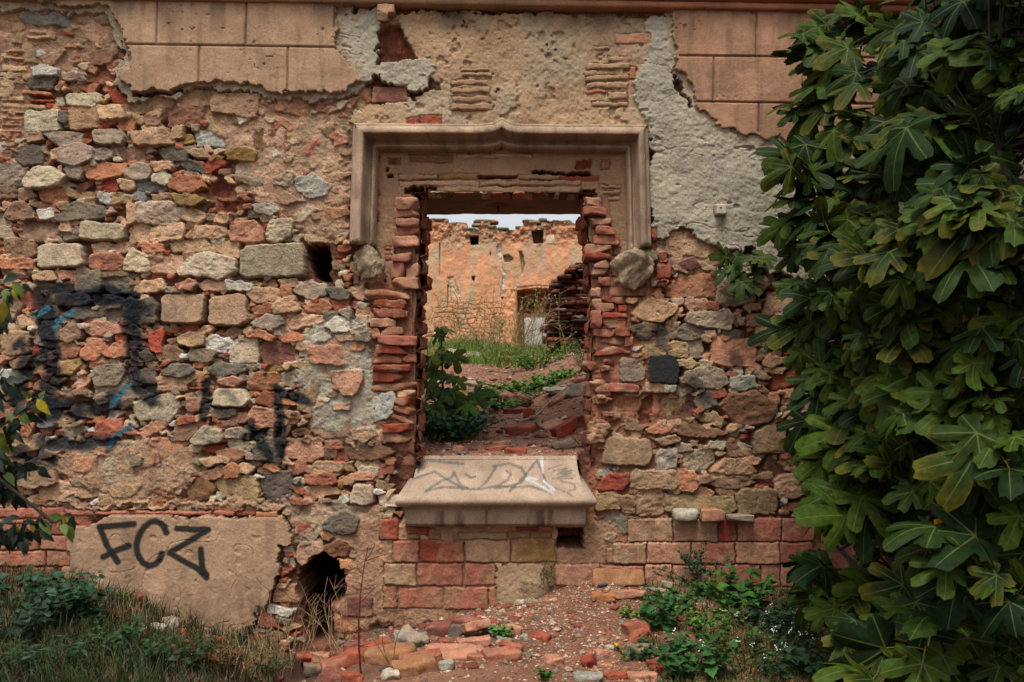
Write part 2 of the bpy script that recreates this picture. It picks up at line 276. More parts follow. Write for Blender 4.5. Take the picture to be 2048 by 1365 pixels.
n 55,260 90,240 225,245 235,300 225,385 75,385|b 0,270 50,275 60,360 20,380 0,375|n 245,270 640,280 650,350 620,385 240,370|n 655,270 680,235 900,240 905,340 870,385 660,385
"""
# bricks and blocks laid over the render layers (corner colour), x0,y0,x1,y1
BLOCKS = """
@650 899 .3418
480,455 610,500 R|1120,450 1250,480 R|1258,452 1330,480 o|1070,488 1195,522 y|1202,488 1325,522 y|490,508 550,527 y|610,497 680,525 y|780,490 1062,528 e
318,410 430,530 R|400,537 548,660 q|555,535 810,660 R|817,533 1083,660 e|1090,533 1350,658 y|350,670 535,795 e|540,668 808,797 q|817,668 1000,795 q|340,808 420,930 r|428,806 690,930 q|700,806 955,935 q|960,806 1010,930 o
85,860 280,978 m|1347,672 1602,800 p|1607,675 1865,800 q|1870,676 2030,800 p|1345,680 1345,680 p|1650,575 1870,665 e
@1250 899 .3418
20,405 275,542 e|282,405 541,540 e|546,405 656,540 R|660,405 915,540 q|920,405 1110,540 q|-70,545 122,668 e|130,545 384,670 p|388,545 645,668 q|650,543 904,670 p|908,545 1100,665 q|-120,680 108,805 q|115,676 270,805 p|276,676 530,805 p|534,674 794,806 q|800,674 910,806 p|914,674 1100,806 p
@0 899 .3418
-60,343 240,402 q|244,343 372,402 q|380,355 548,388 q|552,362 1240,384 q|1245,362 1370,388 q|1374,364 1490,390 q|1495,366 1625,398 o|-60,412 232,590 q|238,412 400,500 r|238,505 400,590 q|-60,596 270,684 q|276,596 420,684 q|-60,690 180,745 r|186,690 330,745 r
@650 0 .3418
795,402 960,424 e|800,430 975,455 e|745,472 955,502 e|740,516 962,550 e|745,566 968,602 e|735,612 985,650 e|1660,335 1788,366 e|1532,376 1782,410 e|1528,446 1778,476 e|1528,486 1774,522 e|1524,530 1642,552 q|1660,540 1770,582 t|1560,598 1772,626 e|1700,200 1900,262 p|1570,276 1660,296 e|1780,400 1815,470 o|560,684 680,742 R|478,692 555,742 R|275,505 480,600 m
@650 200 .3418
660,426 888,455 y|1132,428 1374,456 e|1378,434 1610,466 R|424,428 655,456 e|424,462 900,492 t|905,462 1500,492 e|640,500 1500,534 e|1612,486 1736,506 e|1610,522 1732,547 e|1614,560 1735,586 e|484,308 742,356 z|770,302 1212,326 t
1905,750 1940,815 r|1905,830 1935,885 r|1940,962 2022,1048 R|1945,1060 2000,1090 r|1690,862 1735,905 o|1680,980 1712,1030 R|345,850 378,868 r|345,898 384,930 q|1620,336 1672,392 q
"""
# layers of render: level (m proud), colour, noise amp, noise scale, polygon (photo px)
TAN = (168,130,103)
LAYERS = [
 ('centre_render', .010, (172,136,106), .011, 55, '690,20 800,30 1000,24 1290,36 1320,60 1300,130 1290,220 1300,262 1240,268 1000,262 720,262 700,230 740,205 850,190 880,175 850,140 800,110 795,60 700,40'),
 ('grey_render', .022, (168,154,136), .008, 40, '677,24 718,38 756,20 763,51 759,126 793,120 821,118 862,120 876,143 869,160 841,186 814,178 770,162 732,167 723,164 684,116 667,92 674,60'),
 ('grey_render', .022, (164,150,132), .007, 40, '1300,30 1340,38 1362,90 1352,170 1372,212 1440,250 1520,268 1640,285 2470,285 2470,560 1640,570 1580,560 1540,545 1500,500 1460,497 1420,486 1395,470 1370,462 1335,472 1304,482 1298,380 1300,290 1292,240 1262,205 1270,160 1290,110'),
 ('ashlar_render', .040, (168,131,104), .003, 30, '-30,-270 690,-270 690,14 676,20 672,60 668,92 684,116 718,147 723,164 688,191 650,188 601,191 581,181 574,191 547,188 526,174 485,176 430,171 400,167 396,174 362,178 352,188 318,181 287,186 267,185 236,160 261,137 263,96 253,87 239,44 222,20 160,16 100,10 -30,6'),
 ('ashlar_render', .036, (170,124,98), .003, 30, '1345,-270 2470,-270 2470,283 1640,280 1508,273 1478,265 1464,252 1437,253 1416,239 1392,215 1382,171 1361,140 1350,100 1340,40 1338,26'),
 ('smooth_render', .030, (170,132,106), .004, 40, '190,1050 212,1030 273,1025 410,1030 512,1034 567,1036 595,1087 567,1089 560,1118 553,1140 543,1193 533,1213 516,1213 509,1244 489,1261 472,1290 400,1330 -20,1330 60,1200 120,1158 126,1104 140,1080 137,1056 165,1052'),
 ('plaster_patch', .026, (172,138,108), .005, 30, '992,1128 1060,1124 1090,1130 1096,1185 1040,1215 1000,1225'),
]
# mortar that fills the joints nearly flush: level, colour, softness px, polygon
MORTAR = [
 (-.006, (172,134,108), 26, '470,190 740,180 760,250 706,280 700,490 650,480 590,470 520,410 470,330 400,250'),
 (-.010, (150,110,84), 20, '250,185 720,170 720,230 300,235'),
 (-.003, (160,146,128), 16, '592,690 640,622 700,640 745,632 752,760 770,800 765,880 720,900 640,880 596,800'),
 (-.003, (164,126,100), 14, '100,905 240,890 300,878 395,905 400,955 365,985 262,1012 165,985 120,950'),
 (.004, (166,130,104), 8, '-60,1006 600,1000 600,1022 -60,1018'),
 (-.006, (168,136,112), 18, '560,1010 770,1020 775,1130 690,1110 640,1080 590,1090'),
 (-.020, (150,96,72), 20, '1180,480 1320,470 1330,900 1260,1060 1180,1040'),
 (-.012, (150,113,88), 20, '-420,0 240,0 230,130 60,150 60,330 -420,330'),
 (-.002, (165,122,95), 12, '670,1042 1180,1040 1250,1060 1250,1250 660,1260 700,1120'),
 (-.004, (158,100,78), 12, '1240,1036 2470,1036 2470,1200 1240,1200'),
 (-.004, (150,88,68), 12, '-60,1020 200,1020 150,1180 -60,1180'),
 (-.008, (168,130,104), 16, '1300,460 1420,470 1460,500 1440,545 1330,545'),
 (-.012, (160,122,92), 20, '900,20 1300,20 1300,260 700,260 860,180'),
]
# recesses: depth, colour (deep ones near-black, shade put into it), polygon
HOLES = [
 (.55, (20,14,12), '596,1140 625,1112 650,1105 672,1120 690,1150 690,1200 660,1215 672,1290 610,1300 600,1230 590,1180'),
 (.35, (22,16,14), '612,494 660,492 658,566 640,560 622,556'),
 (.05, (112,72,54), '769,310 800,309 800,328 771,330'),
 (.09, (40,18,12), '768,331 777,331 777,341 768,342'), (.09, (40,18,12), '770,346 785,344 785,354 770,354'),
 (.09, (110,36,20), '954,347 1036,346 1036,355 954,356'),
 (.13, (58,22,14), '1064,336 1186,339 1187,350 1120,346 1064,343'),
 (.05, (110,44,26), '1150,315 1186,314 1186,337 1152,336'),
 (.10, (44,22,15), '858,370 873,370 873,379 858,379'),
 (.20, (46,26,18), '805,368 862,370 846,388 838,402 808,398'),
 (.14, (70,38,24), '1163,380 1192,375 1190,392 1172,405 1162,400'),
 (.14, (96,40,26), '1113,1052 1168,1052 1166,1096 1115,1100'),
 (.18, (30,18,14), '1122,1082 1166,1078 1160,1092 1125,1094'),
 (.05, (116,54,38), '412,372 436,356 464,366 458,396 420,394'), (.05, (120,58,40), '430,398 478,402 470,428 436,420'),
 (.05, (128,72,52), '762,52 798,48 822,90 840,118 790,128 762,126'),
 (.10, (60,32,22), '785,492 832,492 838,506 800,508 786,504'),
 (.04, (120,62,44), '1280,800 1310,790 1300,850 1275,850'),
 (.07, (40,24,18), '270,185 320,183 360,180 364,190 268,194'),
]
# incised joints of the ashlar render (x0,y0,x1,y1)
JOINTS = [(200,93,676,100),(320,4,318,92),(497,5,495,95),(403,98,401,186),(579,98,578,188),(672,18,670,60),
 (1358,116,2470,128),(1360,207,2470,222),(1510,28,1509,118),(1682,30,1680,122),(1425,120,1424,208),(1603,122,1602,212),(1515,212,1514,268),(1780,124,1780,214),(1860,30,1860,122)]
# paint: colour, opacity, width px, softness, points (px)
PAINT = [
 ((32,33,34), .97, 12.0, 3.9, '272,1047 204,1053|205,1056 219,1090 240,1122|212,1112 232,1102 262,1090'),
 ((32,33,34), .97, 12.5, 3.9, '337,1064 333,1052 325,1045 315,1041 304,1044 293,1053 284,1067 278,1085 278,1100 282,1113 290,1124 302,1130 314,1127 323,1119 328,1106'),
 ((32,33,34), .97, 11.5, 3.9, '358,1056 420,1058 343,1104 400,1137 417,1153|405,1097 408,1135 417,1148'),
 ((26,32,42), .97, 40, 14, '84,600 96,680 100,750 90,830|92,806 150,816 230,812'),
 ((28,36,52), .85, 28, 14, '78,888 130,885 215,885'),
 ((26,32,42), .95, 32, 14, '120,592 260,600 272,680 262,740 300,800|40,690 60,720 30,800'),
 ((30,34,46), .85, 30, 16, '190,585 300,620|40,905 100,910'),
 ((60,128,150), .95, 10, 4.5, '220,812 240,786 255,772|214,890 240,866 260,855|72,630 96,617|122,640 146,624|110,655 118,640'),
 ((28,32,38), .97, 20, 7, '412,766 408,838|552,776 558,830 562,908|560,784 615,802|492,876 530,862|500,850 540,910'),
 ((28,30,34), .6, 14, 10, '590,860 605,880|545,905 575,880|440,770 470,800'),
 ((58,56,84), .7, 3.5, 3, '195,915 193,936|311,912 308,934 320,934|318,908 322,930|300,875 294,888 305,894|316,878 324,872'),
 ((32,28,28), .75, 22, 16, '1455,590 1462,600|1462,722 1470,724|1410,800 1416,806|1318,650 1328,690|1390,770 1400,775'),
 ((30,28,28), .6, 16, 14, '20,905 60,912 90,935'),
]
# ------------------------------------------------------------------ the ruined wall: a relief grid, 3.75 mm apart inside the picture
def pts(s): return np.array([[float(v) for v in p.split(',')] for p in s.split()], float)
def chaikin(P, n=1, k=.25):
    for _ in range(n):
        Q = np.roll(P, -1, 0); P = np.stack([P * (1 - k) + Q * k, P * k + Q * (1 - k)], 1).reshape(-1, 2)
    return P
def sdf(P, X, Y):
    """signed distance, negative inside"""
    d = np.full(X.shape, 1e9); ins = np.zeros(X.shape, bool); n = len(P)
    for i in range(n):
        a = P[i]; b = P[(i + 1) % n]; e = b - a; wx_ = X - a[0]; wy_ = Y - a[1]
        t = np.clip((wx_ * e[0] + wy_ * e[1]) / (e @ e + 1e-9), 0, 1)
        d = np.minimum(d, (wx_ - e[0] * t) ** 2 + (wy_ - e[1] * t) ** 2)
        c = ((a[1] > Y) != (b[1] > Y)) & (X < e[0] * (Y - a[1]) / (e[1] + 1e-12 * (e[1] == 0)) + a[0])
        ins ^= c
    d = np.sqrt(d); return np.where(ins, -d, d)
def dline(P, X, Y):
    d = np.full(X.shape, 1e9)
    for a, b in zip(P[:-1], P[1:]):
        e = b - a; t = np.clip(((X - a[0]) * e[0] + (Y - a[1]) * e[1]) / (e @ e + 1e-9), 0, 1)
        d = np.minimum(d, (X - a[0] - e[0] * t) ** 2 + (Y - a[1] - e[1] * t) ** 2)
    return np.sqrt(d)
STEP = 1.5
xs = np.concatenate([np.arange(-420, -20, 6.), np.arange(-20, 1760, STEP), np.arange(1760, 2480, 6.)])
ys = np.concatenate([np.arange(-290, -12, 6.), np.arange(-12, 1345, STEP), np.arange(1345, 1450, 6.)])
GX, GY = np.meshgrid(xs, ys); NY, NX = GX.shape
def win(P, pad):
    x0, y0 = P.min(0) - pad; x1, y1 = P.max(0) + pad
    i0, i1 = np.searchsorted(xs, [x0, x1]); j0, j1 = np.searchsorted(ys, [y0, y1])
    return slice(j0, j1), slice(i0, i1)
WX = 5.0 * fbm(GX, GY, 26, 3, 11) + 2.2 * fbm(GX, GY, 7, 2, 14)
WY = 5.0 * fbm(GX, GY, 26, 3, 21) + 2.2 * fbm(GX, GY, 7, 2, 24)
N1 = fbm(GX, GY, 60, 4, 31); N2 = fbm(GX, GY, 14, 4, 41); N3 = fbm(GX, GY, 5, 3, 51)
# mortar
lvl = np.full(GX.shape, -.038) + .016 * fbm(GX, GY, 130, 3, 61)
deep = sstep(330, 0, GX) * sstep(150, 300, GY) * sstep(920, 700, GY); lvl -= .022 * deep
MC = np.empty(GX.shape + (3,)); mixn = sstep(-.35, .4, fbm(GX, GY, 90, 3, 66))[..., None]
MC[:] = col(84, 46, 33) * (1 - mixn) + col(132, 84, 62) * mixn
FLUSH = np.zeros(GX.shape)
for l, c, soft, p in MORTAR + [(-.020, (138, 88, 66), 10, '742,565 835,565 840,910 800,910 748,780'), (-.020, (146, 96, 74), 10, '1182,495 1262,500 1262,722 1188,722')]:
    P = pts(p); w = win(P, soft * 2); f = sstep(soft, -soft, sdf(P, GX[w] + 3 * WX[w], GY[w] + 3 * WY[w]))
    lvl[w] = lvl[w] * (1 - f) + l * f; MC[w] = MC[w] * (1 - f[..., None]) + col(*c) * f[..., None]; FLUSH[w] = np.maximum(FLUSH[w], f)
H = lvl + .006 * N2 + .003 * N3
COLR = MC * (1 + .22 * N1 + .25 * N2)[..., None]
LAB = np.zeros(GX.shape, np.int8)
# coarse occupancy for the filler stones
OX, OY, OS = -440, -300, 3.0
occ = np.zeros((600, 1000), bool)
cgx, cgy = np.meshgrid(OX + OS * np.arange(1000), OY + OS * np.arange(600))
def mark(P, grow=-3.0):
    x0, y0 = P.min(0) - 12; x1, y1 = P.max(0) + 12
    i0, i1 = int(max(0, (x0 - OX) / OS)), int(min(1000, (x1 - OX) / OS + 2)); j0, j1 = int(max(0, (y0 - OY) / OS)), int(min(600, (y1 - OY) / OS + 2))
    if i1 <= i0 or j1 <= j0: return
    occ[j0:j1, i0:i1] |= sdf(P, cgx[j0:j1, i0:i1], cgy[j0:j1, i0:i1]) < grow
def stone(P, c, lv=None, edge=None, warp=1.0, facets=True, grow=4.2):
    global H
    w = win(P, 14)
    if GX[w].size < 9: return
    X = GX[w]; Y = GY[w]; size = math.sqrt(np.prod(np.ptp(P, 0)))
    d = -sdf(P, X + warp * WX[w], Y + warp * WY[w]) + (grow if edge is None else .5)
    E = edge or min(6.5, max(2.2, size * rng.uniform(.04, .10)))
    e = np.clip(d / E, 0, 1); prof = np.sqrt(np.clip(1 - (1 - e) ** 2, 0, 1)); prof[d <= 0] = 0
    cx, cy = P.mean(0); u = (X - cx) / 400; v = (Y - cy) / 400
    lv = rng.normal(.002, .011) if lv is None else lv
    top = lv + rng.normal(0, .07) * u + rng.normal(.0, .08) * v
    if facets:
        for _ in range(3):
            a = rng.uniform(0, 6.283); k = rng.uniform(.05, .30); top = np.minimum(top, lv + .012 - k * (math.cos(a) * u + math.sin(a) * v) + size / 400 * .12 * k)
        q = rng.uniform(0, 50)
        ridg = fbm(X + q * 7, (Y + .25 * X * rng.normal()) * 1.7, 18, 4, int(q))
        top = top + rng.uniform(.0025, .0065) * ridg + .0018 * N3[w] - .004 * sstep(.3, .6, fbm(X + q, Y * 1.3, 11, 3, int(q) + 3))
    else: top = top + .002 * N2[w] + .002 * N3[w]
    base = -.10
    s = np.where(d > 0, base + (top - base) * prof, -9)
    m = s > H[w]
    H[w] = np.where(m, s, H[w])
    k = 1 + rng.normal(0, .10) + .22 * N2[w] + .20 * N3[w]
    cc = c * (1 + rng.normal(0, .03, 3)) * np.ones(X.shape + (1,))
    bl = (c.mean() > .03) * sstep(.1, .5, fbm(X, Y, 34, 3, int(rng.integers(90))))[..., None] * rng.uniform(0, .3)
    cc = cc * (1 - bl) + (c * np.array([1.12, .86, .74])) * bl
    du = min(1, 9 * c.mean()) ** 2 * .28 * sstep(.0, .5, fbm(X, Y, 120, 3, 640) + .35 * N2[w])[..., None]; cc = cc * (1 - du) + col(164, 128, 102) * du
    ed = np.clip(1 - d / 5, 0, 1)[..., None] * FLUSH[w][..., None] * .6        # mortar smeared over the edges
    cc = cc * (1 - ed) + MC[w] * ed
    COLR[w] = np.where(m[..., None], cc * k[..., None], COLR[w])
for l in LAYERS: mark(pts(l[5]), 4)
for h in HOLES: mark(pts(h[2]), 3)
for p in ('742,565 840,565 840,915 800,915 748,780', '1182,480 1262,500 1262,722 1188,910', '700,250 1302,250 1302,600 1180,600 1180,380 838,380 838,560 760,560 700,500',
          '786,905 1196,905 1180,1050 806,1050', '670,1040 1190,1040 1240,1230 660,1260', '1235,1034 2470,1034 2470,1200 1235,1200', '-60,1014 210,1014 150,1180 -60,1180'): mark(pts(p), 0)
allst = []
ox = oy = 0; sc_ = 1
for line in STONES_A.strip().splitlines():
    if line[0] == '@': ox, oy, sc_ = (float(v) for v in line[1:].split()); continue
    for rec in line.split('|'):
        rec = rec.strip(); sq = rec[0] == '+'; br = rec[0] == '#'
        if br: body, c = rec[1:].rsplit(' ', 1)
        else: c, body = rec.lstrip('+').split(' ', 1)
        P = pts(body) * sc_ + np.array([ox, oy]); allst.append((P, c, sq, br))
for P, c, sq, br in allst: mark(P, -2)
pal_l = ['t'] * 7 + ['g'] * 4 + ['b'] * 4 + ['o'] * 3 + ['p'] * 2 + ['r'] * 4 + ['R'] * 2 + ['G'] * 4 + ['z', 'n', 'n', 'n', 'D', 'w']
MEAN = col(158, 120, 94)
for k_ in 'gGbrotpqzn': PAL[k_] = (PAL[k_] * .95 + MEAN * .05) * 1.18
for k_ in 'dBD': PAL[k_] = PAL[k_] * .85 + MEAN * .15
fill = []
for W, tries, tol in ((96, 3500, .05), (72, 5000, .06), (52, 7000, .07), (34, 9000, .08), (24, 12000, .11), (16, 14000, .15), (11, 12000, .2)):
    for _ in range(tries):
        cx = rng.uniform(-420, 1700); cy = rng.uniform(-280, 1290); w_ = W * rng.uniform(.75, 1.25); h_ = w_ * rng.uniform(.34, .62)
        i0, i1 = int((cx - w_ * .5 - OX) / OS), int((cx + w_ * .5 - OX) / OS) + 1; j0, j1 = int((cy - h_ * .5 - OY) / OS), int((cy + h_ * .5 - OY) / OS) + 1
        sub = occ[max(0, j0):j1, max(0, i0):i1]
        if sub.size == 0 or sub.mean() > tol: continue
        n = int(rng.integers(6, 10)); th = np.sort(rng.uniform(0, 6.283, n) * .35 + np.arange(n) * 6.283 / n * .65 + rng.uniform(0, 1)); ex = 2 / rng.uniform(2.4, 4.5)
        P = np.stack([np.sign(np.cos(th)) * np.abs(np.cos(th)) ** ex * w_ * .56, np.sign(np.sin(th)) * np.abs(np.sin(th)) ** ex * h_ * .60], 1)
        a = rng.normal(0, .16); P = P @ np.array([[math.cos(a), math.sin(a)], [-math.sin(a), math.cos(a)]]) + [cx, cy]
        mark(P, -.5); fill.append((P, pal_l[rng.integers(len(pal_l))], W))
for P, c, W in fill:
    fl = 0
    w = win(P, 0)
    if FLUSH[w].size: fl = FLUSH[w].mean()
    stone(P, PAL[c] * (1 if fl < .5 else .8) + (0 if fl < .5 else .2) * col(165, 130, 104), lv=rng.normal(-.008, .008) if fl < .5 else rng.normal(-.006, .006), warp=.8, grow=3.4)
for P, c, sq, br in allst:
    if br: stone(P, PAL[c], lv=rng.normal(-.004, .006), edge=3.5, warp=.5, facets=False)
    elif sq: stone(chaikin(P, 1, .12), PAL[c], lv=rng.normal(.016, .004), edge=5, warp=.55, facets=False)
    else: stone(chaikin(P, 1, .07), PAL[c], warp=.85, lv=.016 if c == 'k' else None, facets=c != 'k')
# render layers
LABN = {'centre_render': 1, 'grey_render': 1, 'ashlar_render': 2, 'smooth_render': 3, 'plaster_patch': 7, 'inner_panel': 4}
INNER = ('inner_panel', -.050, (160, 121, 94), .005, 34, '754,294 1258,294 1264,500 1238,560 1178,560 1178,382 838,380 838,560 770,560 752,500')
for name, l, c, na, ns, p in LAYERS + [INNER]:
    P = pts(p); w = win(P, 24); X = GX[w]; Y = GY[w]
    fl = 2.3 if name in ('ashlar_render', 'smooth_render') else 2.6
    d = -sdf(P, X + fl * WX[w], Y + fl * WY[w])
    if name == 'centre_render': d = np.maximum(d, -1e9)
    e = np.clip(d / 3.5, 0, 1); rnd = .006 * (1 - np.sqrt(1 - (1 - e) ** 2))
    big = fbm(X, Y, ns, 4, 71); fine = N3[w]
    h = l - rnd + na * big + (.0009 if name in ('ashlar_render', 'smooth_render') else .0028) * fine
    cc = col(*c) * np.ones(X.shape + (1,))
    if name == 'centre_render':
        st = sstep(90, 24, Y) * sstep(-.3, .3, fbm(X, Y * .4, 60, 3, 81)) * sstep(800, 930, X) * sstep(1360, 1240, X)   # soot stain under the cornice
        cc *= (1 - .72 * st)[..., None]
        h -= .012 * sstep(.38, .6, fbm(X, Y, 24, 3, 83)); h += .004 * fbm(X, Y, 12, 3, 84)
        gz_ = sstep(.0, .5, fbm(X, Y, 110, 3, 85))[..., None] * .6; cc = cc * (1 - gz_) + col(166, 148, 126) * gz_
    if name == 'grey_render':
        h += .004 * fbm(X, Y * 1.5, 16, 4, 86); gz_ = sstep(.0, .5, fbm(X, Y, 70, 3, 87))[..., None] * .5; cc = cc * (1 - gz_) + col(176, 156, 134) * gz_
        h -= .010 * sstep(.5, .7, fbm(X, Y * 1.6, 30, 3, 88)); crk = np.abs(fbm(X * .5, Y, 90, 4, 89)); h -= .006 * np.exp(-(crk / .008) ** 2)
    if name == 'ashlar_render':
        un = (d > -13 + 9 * fbm(X, Y, 18, 3, 771)) & (d <= 0); H[w] = np.where(un, np.maximum(H[w], .014 + .005 * N2[w]), H[w]); COLR[w] = np.where(un[..., None], col(160, 138, 116) * (1 + .25 * N2[w] + .15 * N1[w])[..., None], COLR[w])
        for x0, y0, x1, y1 in JOINTS:
            g = np.array([[x0, y0], [x1, y1]], float); wj = win(g, 8); dj = dline(g, GX[w], GY[w]); h -= .014 * np.exp(-(dj / 1.6) ** 2)
            cc *= (1 - .25 * np.exp(-(dj / 1.8) ** 2))[..., None]
        pit = fbm(X, Y, 9, 2, 91); h -= .008 * sstep(.55, .7, pit) * sstep(-.1, .3, fbm(X, Y, 60, 2, 92))
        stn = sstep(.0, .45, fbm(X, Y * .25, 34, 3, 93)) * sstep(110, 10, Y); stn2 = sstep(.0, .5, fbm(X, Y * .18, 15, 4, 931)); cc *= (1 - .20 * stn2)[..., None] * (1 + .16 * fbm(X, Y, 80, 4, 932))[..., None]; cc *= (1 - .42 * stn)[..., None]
        blk = .5 + .5 * fbm(np.floor((X + (Y > 96) * 90) / 178) * 7.3, np.floor(Y / 95) * 3.1, 1.7, 1, 94); cc *= (.9 + .2 * blk)[..., None]
    if name == 'smooth_render':
        h += .0010 * fbm(X, Y, 5, 2, 95) - .004 * sstep(.45, .65, fbm(X, Y, 20, 3, 990)); crk = np.abs(fbm(X, Y, 130, 3, 96)); h -= .005 * np.exp(-(crk / .006) ** 2)
        cc *= (1 + .10 * fbm(X, Y, 70, 3, 97) - .32 * sstep(1150, 1290, Y) * sstep(-.4, .3, fbm(X, Y, 40, 3, 98)) - .22 * sstep(.05, .5, fbm(X, Y * .22, 26, 4, 980)) + .12 * sstep(.1, .5, fbm(X, Y, 90, 3, 981)))[..., None]
    m = d > 0
    cc *= (1 + .13 * N1[w] + .07 * N2[w] + .07 * N3[w])[..., None]
    if name == 'centre_render': m &= fbm(X, Y, 46, 4, 99) < .66
    H[w] = np.where(m, np.maximum(h, np.where(l > 0, np.minimum(H[w], l + .004), -1)), H[w]) if l > 0 else np.where(m, h, H[w])
    COLR[w] = np.where(m[..., None], cc, COLR[w]); LAB[w] = np.where(m, 6 if name == 'ashlar_render' and P[:, 0].mean() > 1000 else LABN[name], LAB[w])
# dressed blocks and bricks in bond
for line in BLOCKS.strip().splitlines():
    if line[0] == '@': ox, oy, sc_ = (float(v) for v in line[1:].split()); continue
    for rec in line.split('|'):
        body, c = rec.rsplit(' ', 1); v = [float(a) for a in body.replace(',', ' ').split()]
        x0, y0, x1, y1 = v[0] * sc_ + ox, v[1] * sc_ + oy, v[2] * sc_ + ox, v[3] * sc_ + oy
        P = np.array([[x0, y0], [x1, y0], [x1, y1], [x0, y1]]); w = win(P, 8)
        if GX[w].size < 9: continue
        d = -sdf(P, GX[w] + .55 * WX[w], GY[w] + .55 * WY[w]); big = (y1 - y0) > 25
        h0 = float(np.median(H[w])); m = d > 0
        groove = np.exp(-((d - .2) / 1.6) ** 2) * (.010 * sstep(-.5, .4, N2[w] + N1[w]) + .002); H[w] -= groove * (d > -6)
        COLR[w] *= (1 - .22 * np.exp(-((d + .5) / 1.8) ** 2))[..., None]
        e = np.clip(d / 3.0, 0, 1)
        top = h0 + (.012 if big else .006) + rng.normal(0, .003) + .0035 * N2[w] + .0018 * N3[w] - .008 * (1 - e) ** 2
        wear = sstep(-.15, .45, fbm(GX[w] + 31 * len(body), GY[w], 30, 4, 45) + .25 * N2[w])       # paint worn to tan mortar
        cc = PAL[c] * (1 + rng.normal(0, .05)) * np.ones(GX[w].shape + (1,)); tn = wear[..., None] * (.85 if big else .4)
        cc = (cc * (1 - tn) + col(160, 112, 86) * tn) * (1 + .18 * N2[w] + .12 * N3[w])[..., None]
        H[w] = np.where(m, top, H[w]); COLR[w] = np.where(m[..., None], cc, COLR[w])
        if big and x0 > 700: LAB[w] = np.where((d > -5) & ((LAB[w] == 0) | (LAB[w] == 5)), 5, LAB[w])
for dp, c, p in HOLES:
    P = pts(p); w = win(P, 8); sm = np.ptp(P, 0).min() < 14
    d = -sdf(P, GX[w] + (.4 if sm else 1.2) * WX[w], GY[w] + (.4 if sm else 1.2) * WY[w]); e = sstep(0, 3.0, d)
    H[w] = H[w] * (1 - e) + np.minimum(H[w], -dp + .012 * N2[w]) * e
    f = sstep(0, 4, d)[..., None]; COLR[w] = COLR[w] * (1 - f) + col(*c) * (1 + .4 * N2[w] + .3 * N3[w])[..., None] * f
# sprayed paint
for c, op, wd, soft, lines in PAINT:
    for ln in lines.split('|'):
        P = pts(ln); w = win(P, wd + soft + 4)
        if GX[w].size < 4: continue
        d = dline(P, GX[w] + .15 * WX[w], GY[w] + .15 * WY[w])
        f = sstep(wd * .5 + soft * .7, wd * .5 - soft * .5, d + (soft * .35) * fbm(GX[w], GY[w], 22, 3, 77) * (3 if soft > 6 else .5))
        f = op * f * (1 if soft < 4 else (.8 + .2 * sstep(-.05, -.01, H[w])) * (.9 + .1 * sstep(-.3, .2, N2[w]))); f = f[..., None]
        COLR[w] = COLR[w] * (1 - f) + col(*c) * .6 * f
COLR = np.clip(COLR, .004, .8)
OPEN = pts('838,402 840,388 862,386 1160,387 1165,402 1178,430 1182,500 1187,560 1190,620 1194,720 1187,760 1189,840 1196,905 1158,912 1172,986 816,986 832,915 826,905 823,760 822,600 828,560 834,500')
inop = np.zeros(GX.shape, bool); w = win(OPEN, 6); inop[w] = sdf(OPEN, GX[w] + .8 * WX[w], GY[w] + .8 * WY[w]) < 0
VW = np.stack([(GX - PX0) / 400, -H, CAM_Z + (PY0 - GY) / 400], -1).reshape(-1, 3)
CF = COLR.reshape(-1, 3)
ii = (np.arange(NY - 1)[:, None] * NX + np.arange(NX - 1)[None])
FQ = np.stack([ii, ii + NX, ii + NX + 1, ii + 1], -1)
keep = ~(inop[:-1, :-1] & inop[1:, 1:] & inop[1:, :-1] & inop[:-1, 1:])
FL = LAB[:-1, :-1]
wall = tag(empty('ruined_wall', (0, 0.3, 0), 'weathered rubble stone wall with broken plaster and a window opening in its middle', 'wall'), kind='thing')
def sub_mesh(name, fq, mat, lab=None):
    u, inv = np.unique(fq.ravel(), return_inverse=True)
    o = build(name, VW[u], [inv.reshape(-1, 4)], mat, CF[u], None, wall)
    if lab: o['label'] = lab
    return o
for k, nm, mt, lb in ((0, 'rubble_stonework', M_STONE, 'uneven rubble of grey, tan and red stones with sprayed black paint'), (1, 'rough_render', M_PLAST, 'rough grey and tan render above and right of the window'),
                      (2, 'ashlar_render', M_PLAST, 'smooth tan render scored to look like stone blocks'), (3, 'smooth_render', M_PLAST, 'smooth tan render at the foot with black sprayed letters FCZ'),
                      (4, 'lintel_face', M_PLAST, 'plastered brick face inside the carved window frame'), (5, 'plinth_blocks', M_BRICK, 'red and tan dressed blocks along the foot of the wall'), (6, 'ashlar_render', M_PLAST, 'pinkish render scored like stone blocks behind the fig tree'), (7, 'plaster_patch', M_PLAST, 'tan plaster patch at the wall foot below the sill'), ):
    sub_mesh(nm, FQ[keep & (FL == k)], mt, lb)
# short returns round the opening, back into the wall
E1 = []
kp = keep.astype(np.int8)
a, b = np.nonzero(kp[:, 1:] != kp[:, :-1]); E1 += [(ii[y, x + 1], ii[y, x + 1] + NX, kp[y, x]) for y, x in zip(a, b)]
a, b = np.nonzero(kp[1:, :] != kp[:-1, :]); E1 += [(ii[y + 1, x], ii[y + 1, x] + 1, 1 - kp[y, x]) for y, x in zip(a, b)]
V = []; Cq = []; Fq = []
for p, q, s in E1:
    n = len(V); P = VW[p].copy(); Q = VW[q].copy(); P2 = P.copy(); Q2 = Q.copy(); P2[1] = Q2[1] = .16
    V += [P, Q, Q2, P2]; Cq += [CF[p], CF[q], CF[q] * .9, CF[p] * .9]; Fq.append([n, n + 1, n + 2, n + 3] if s else [n + 1, n, n + 3, n + 2])
build('opening_return', V, [np.array(Fq)], M_STONE, np.array(Cq), None, wall)
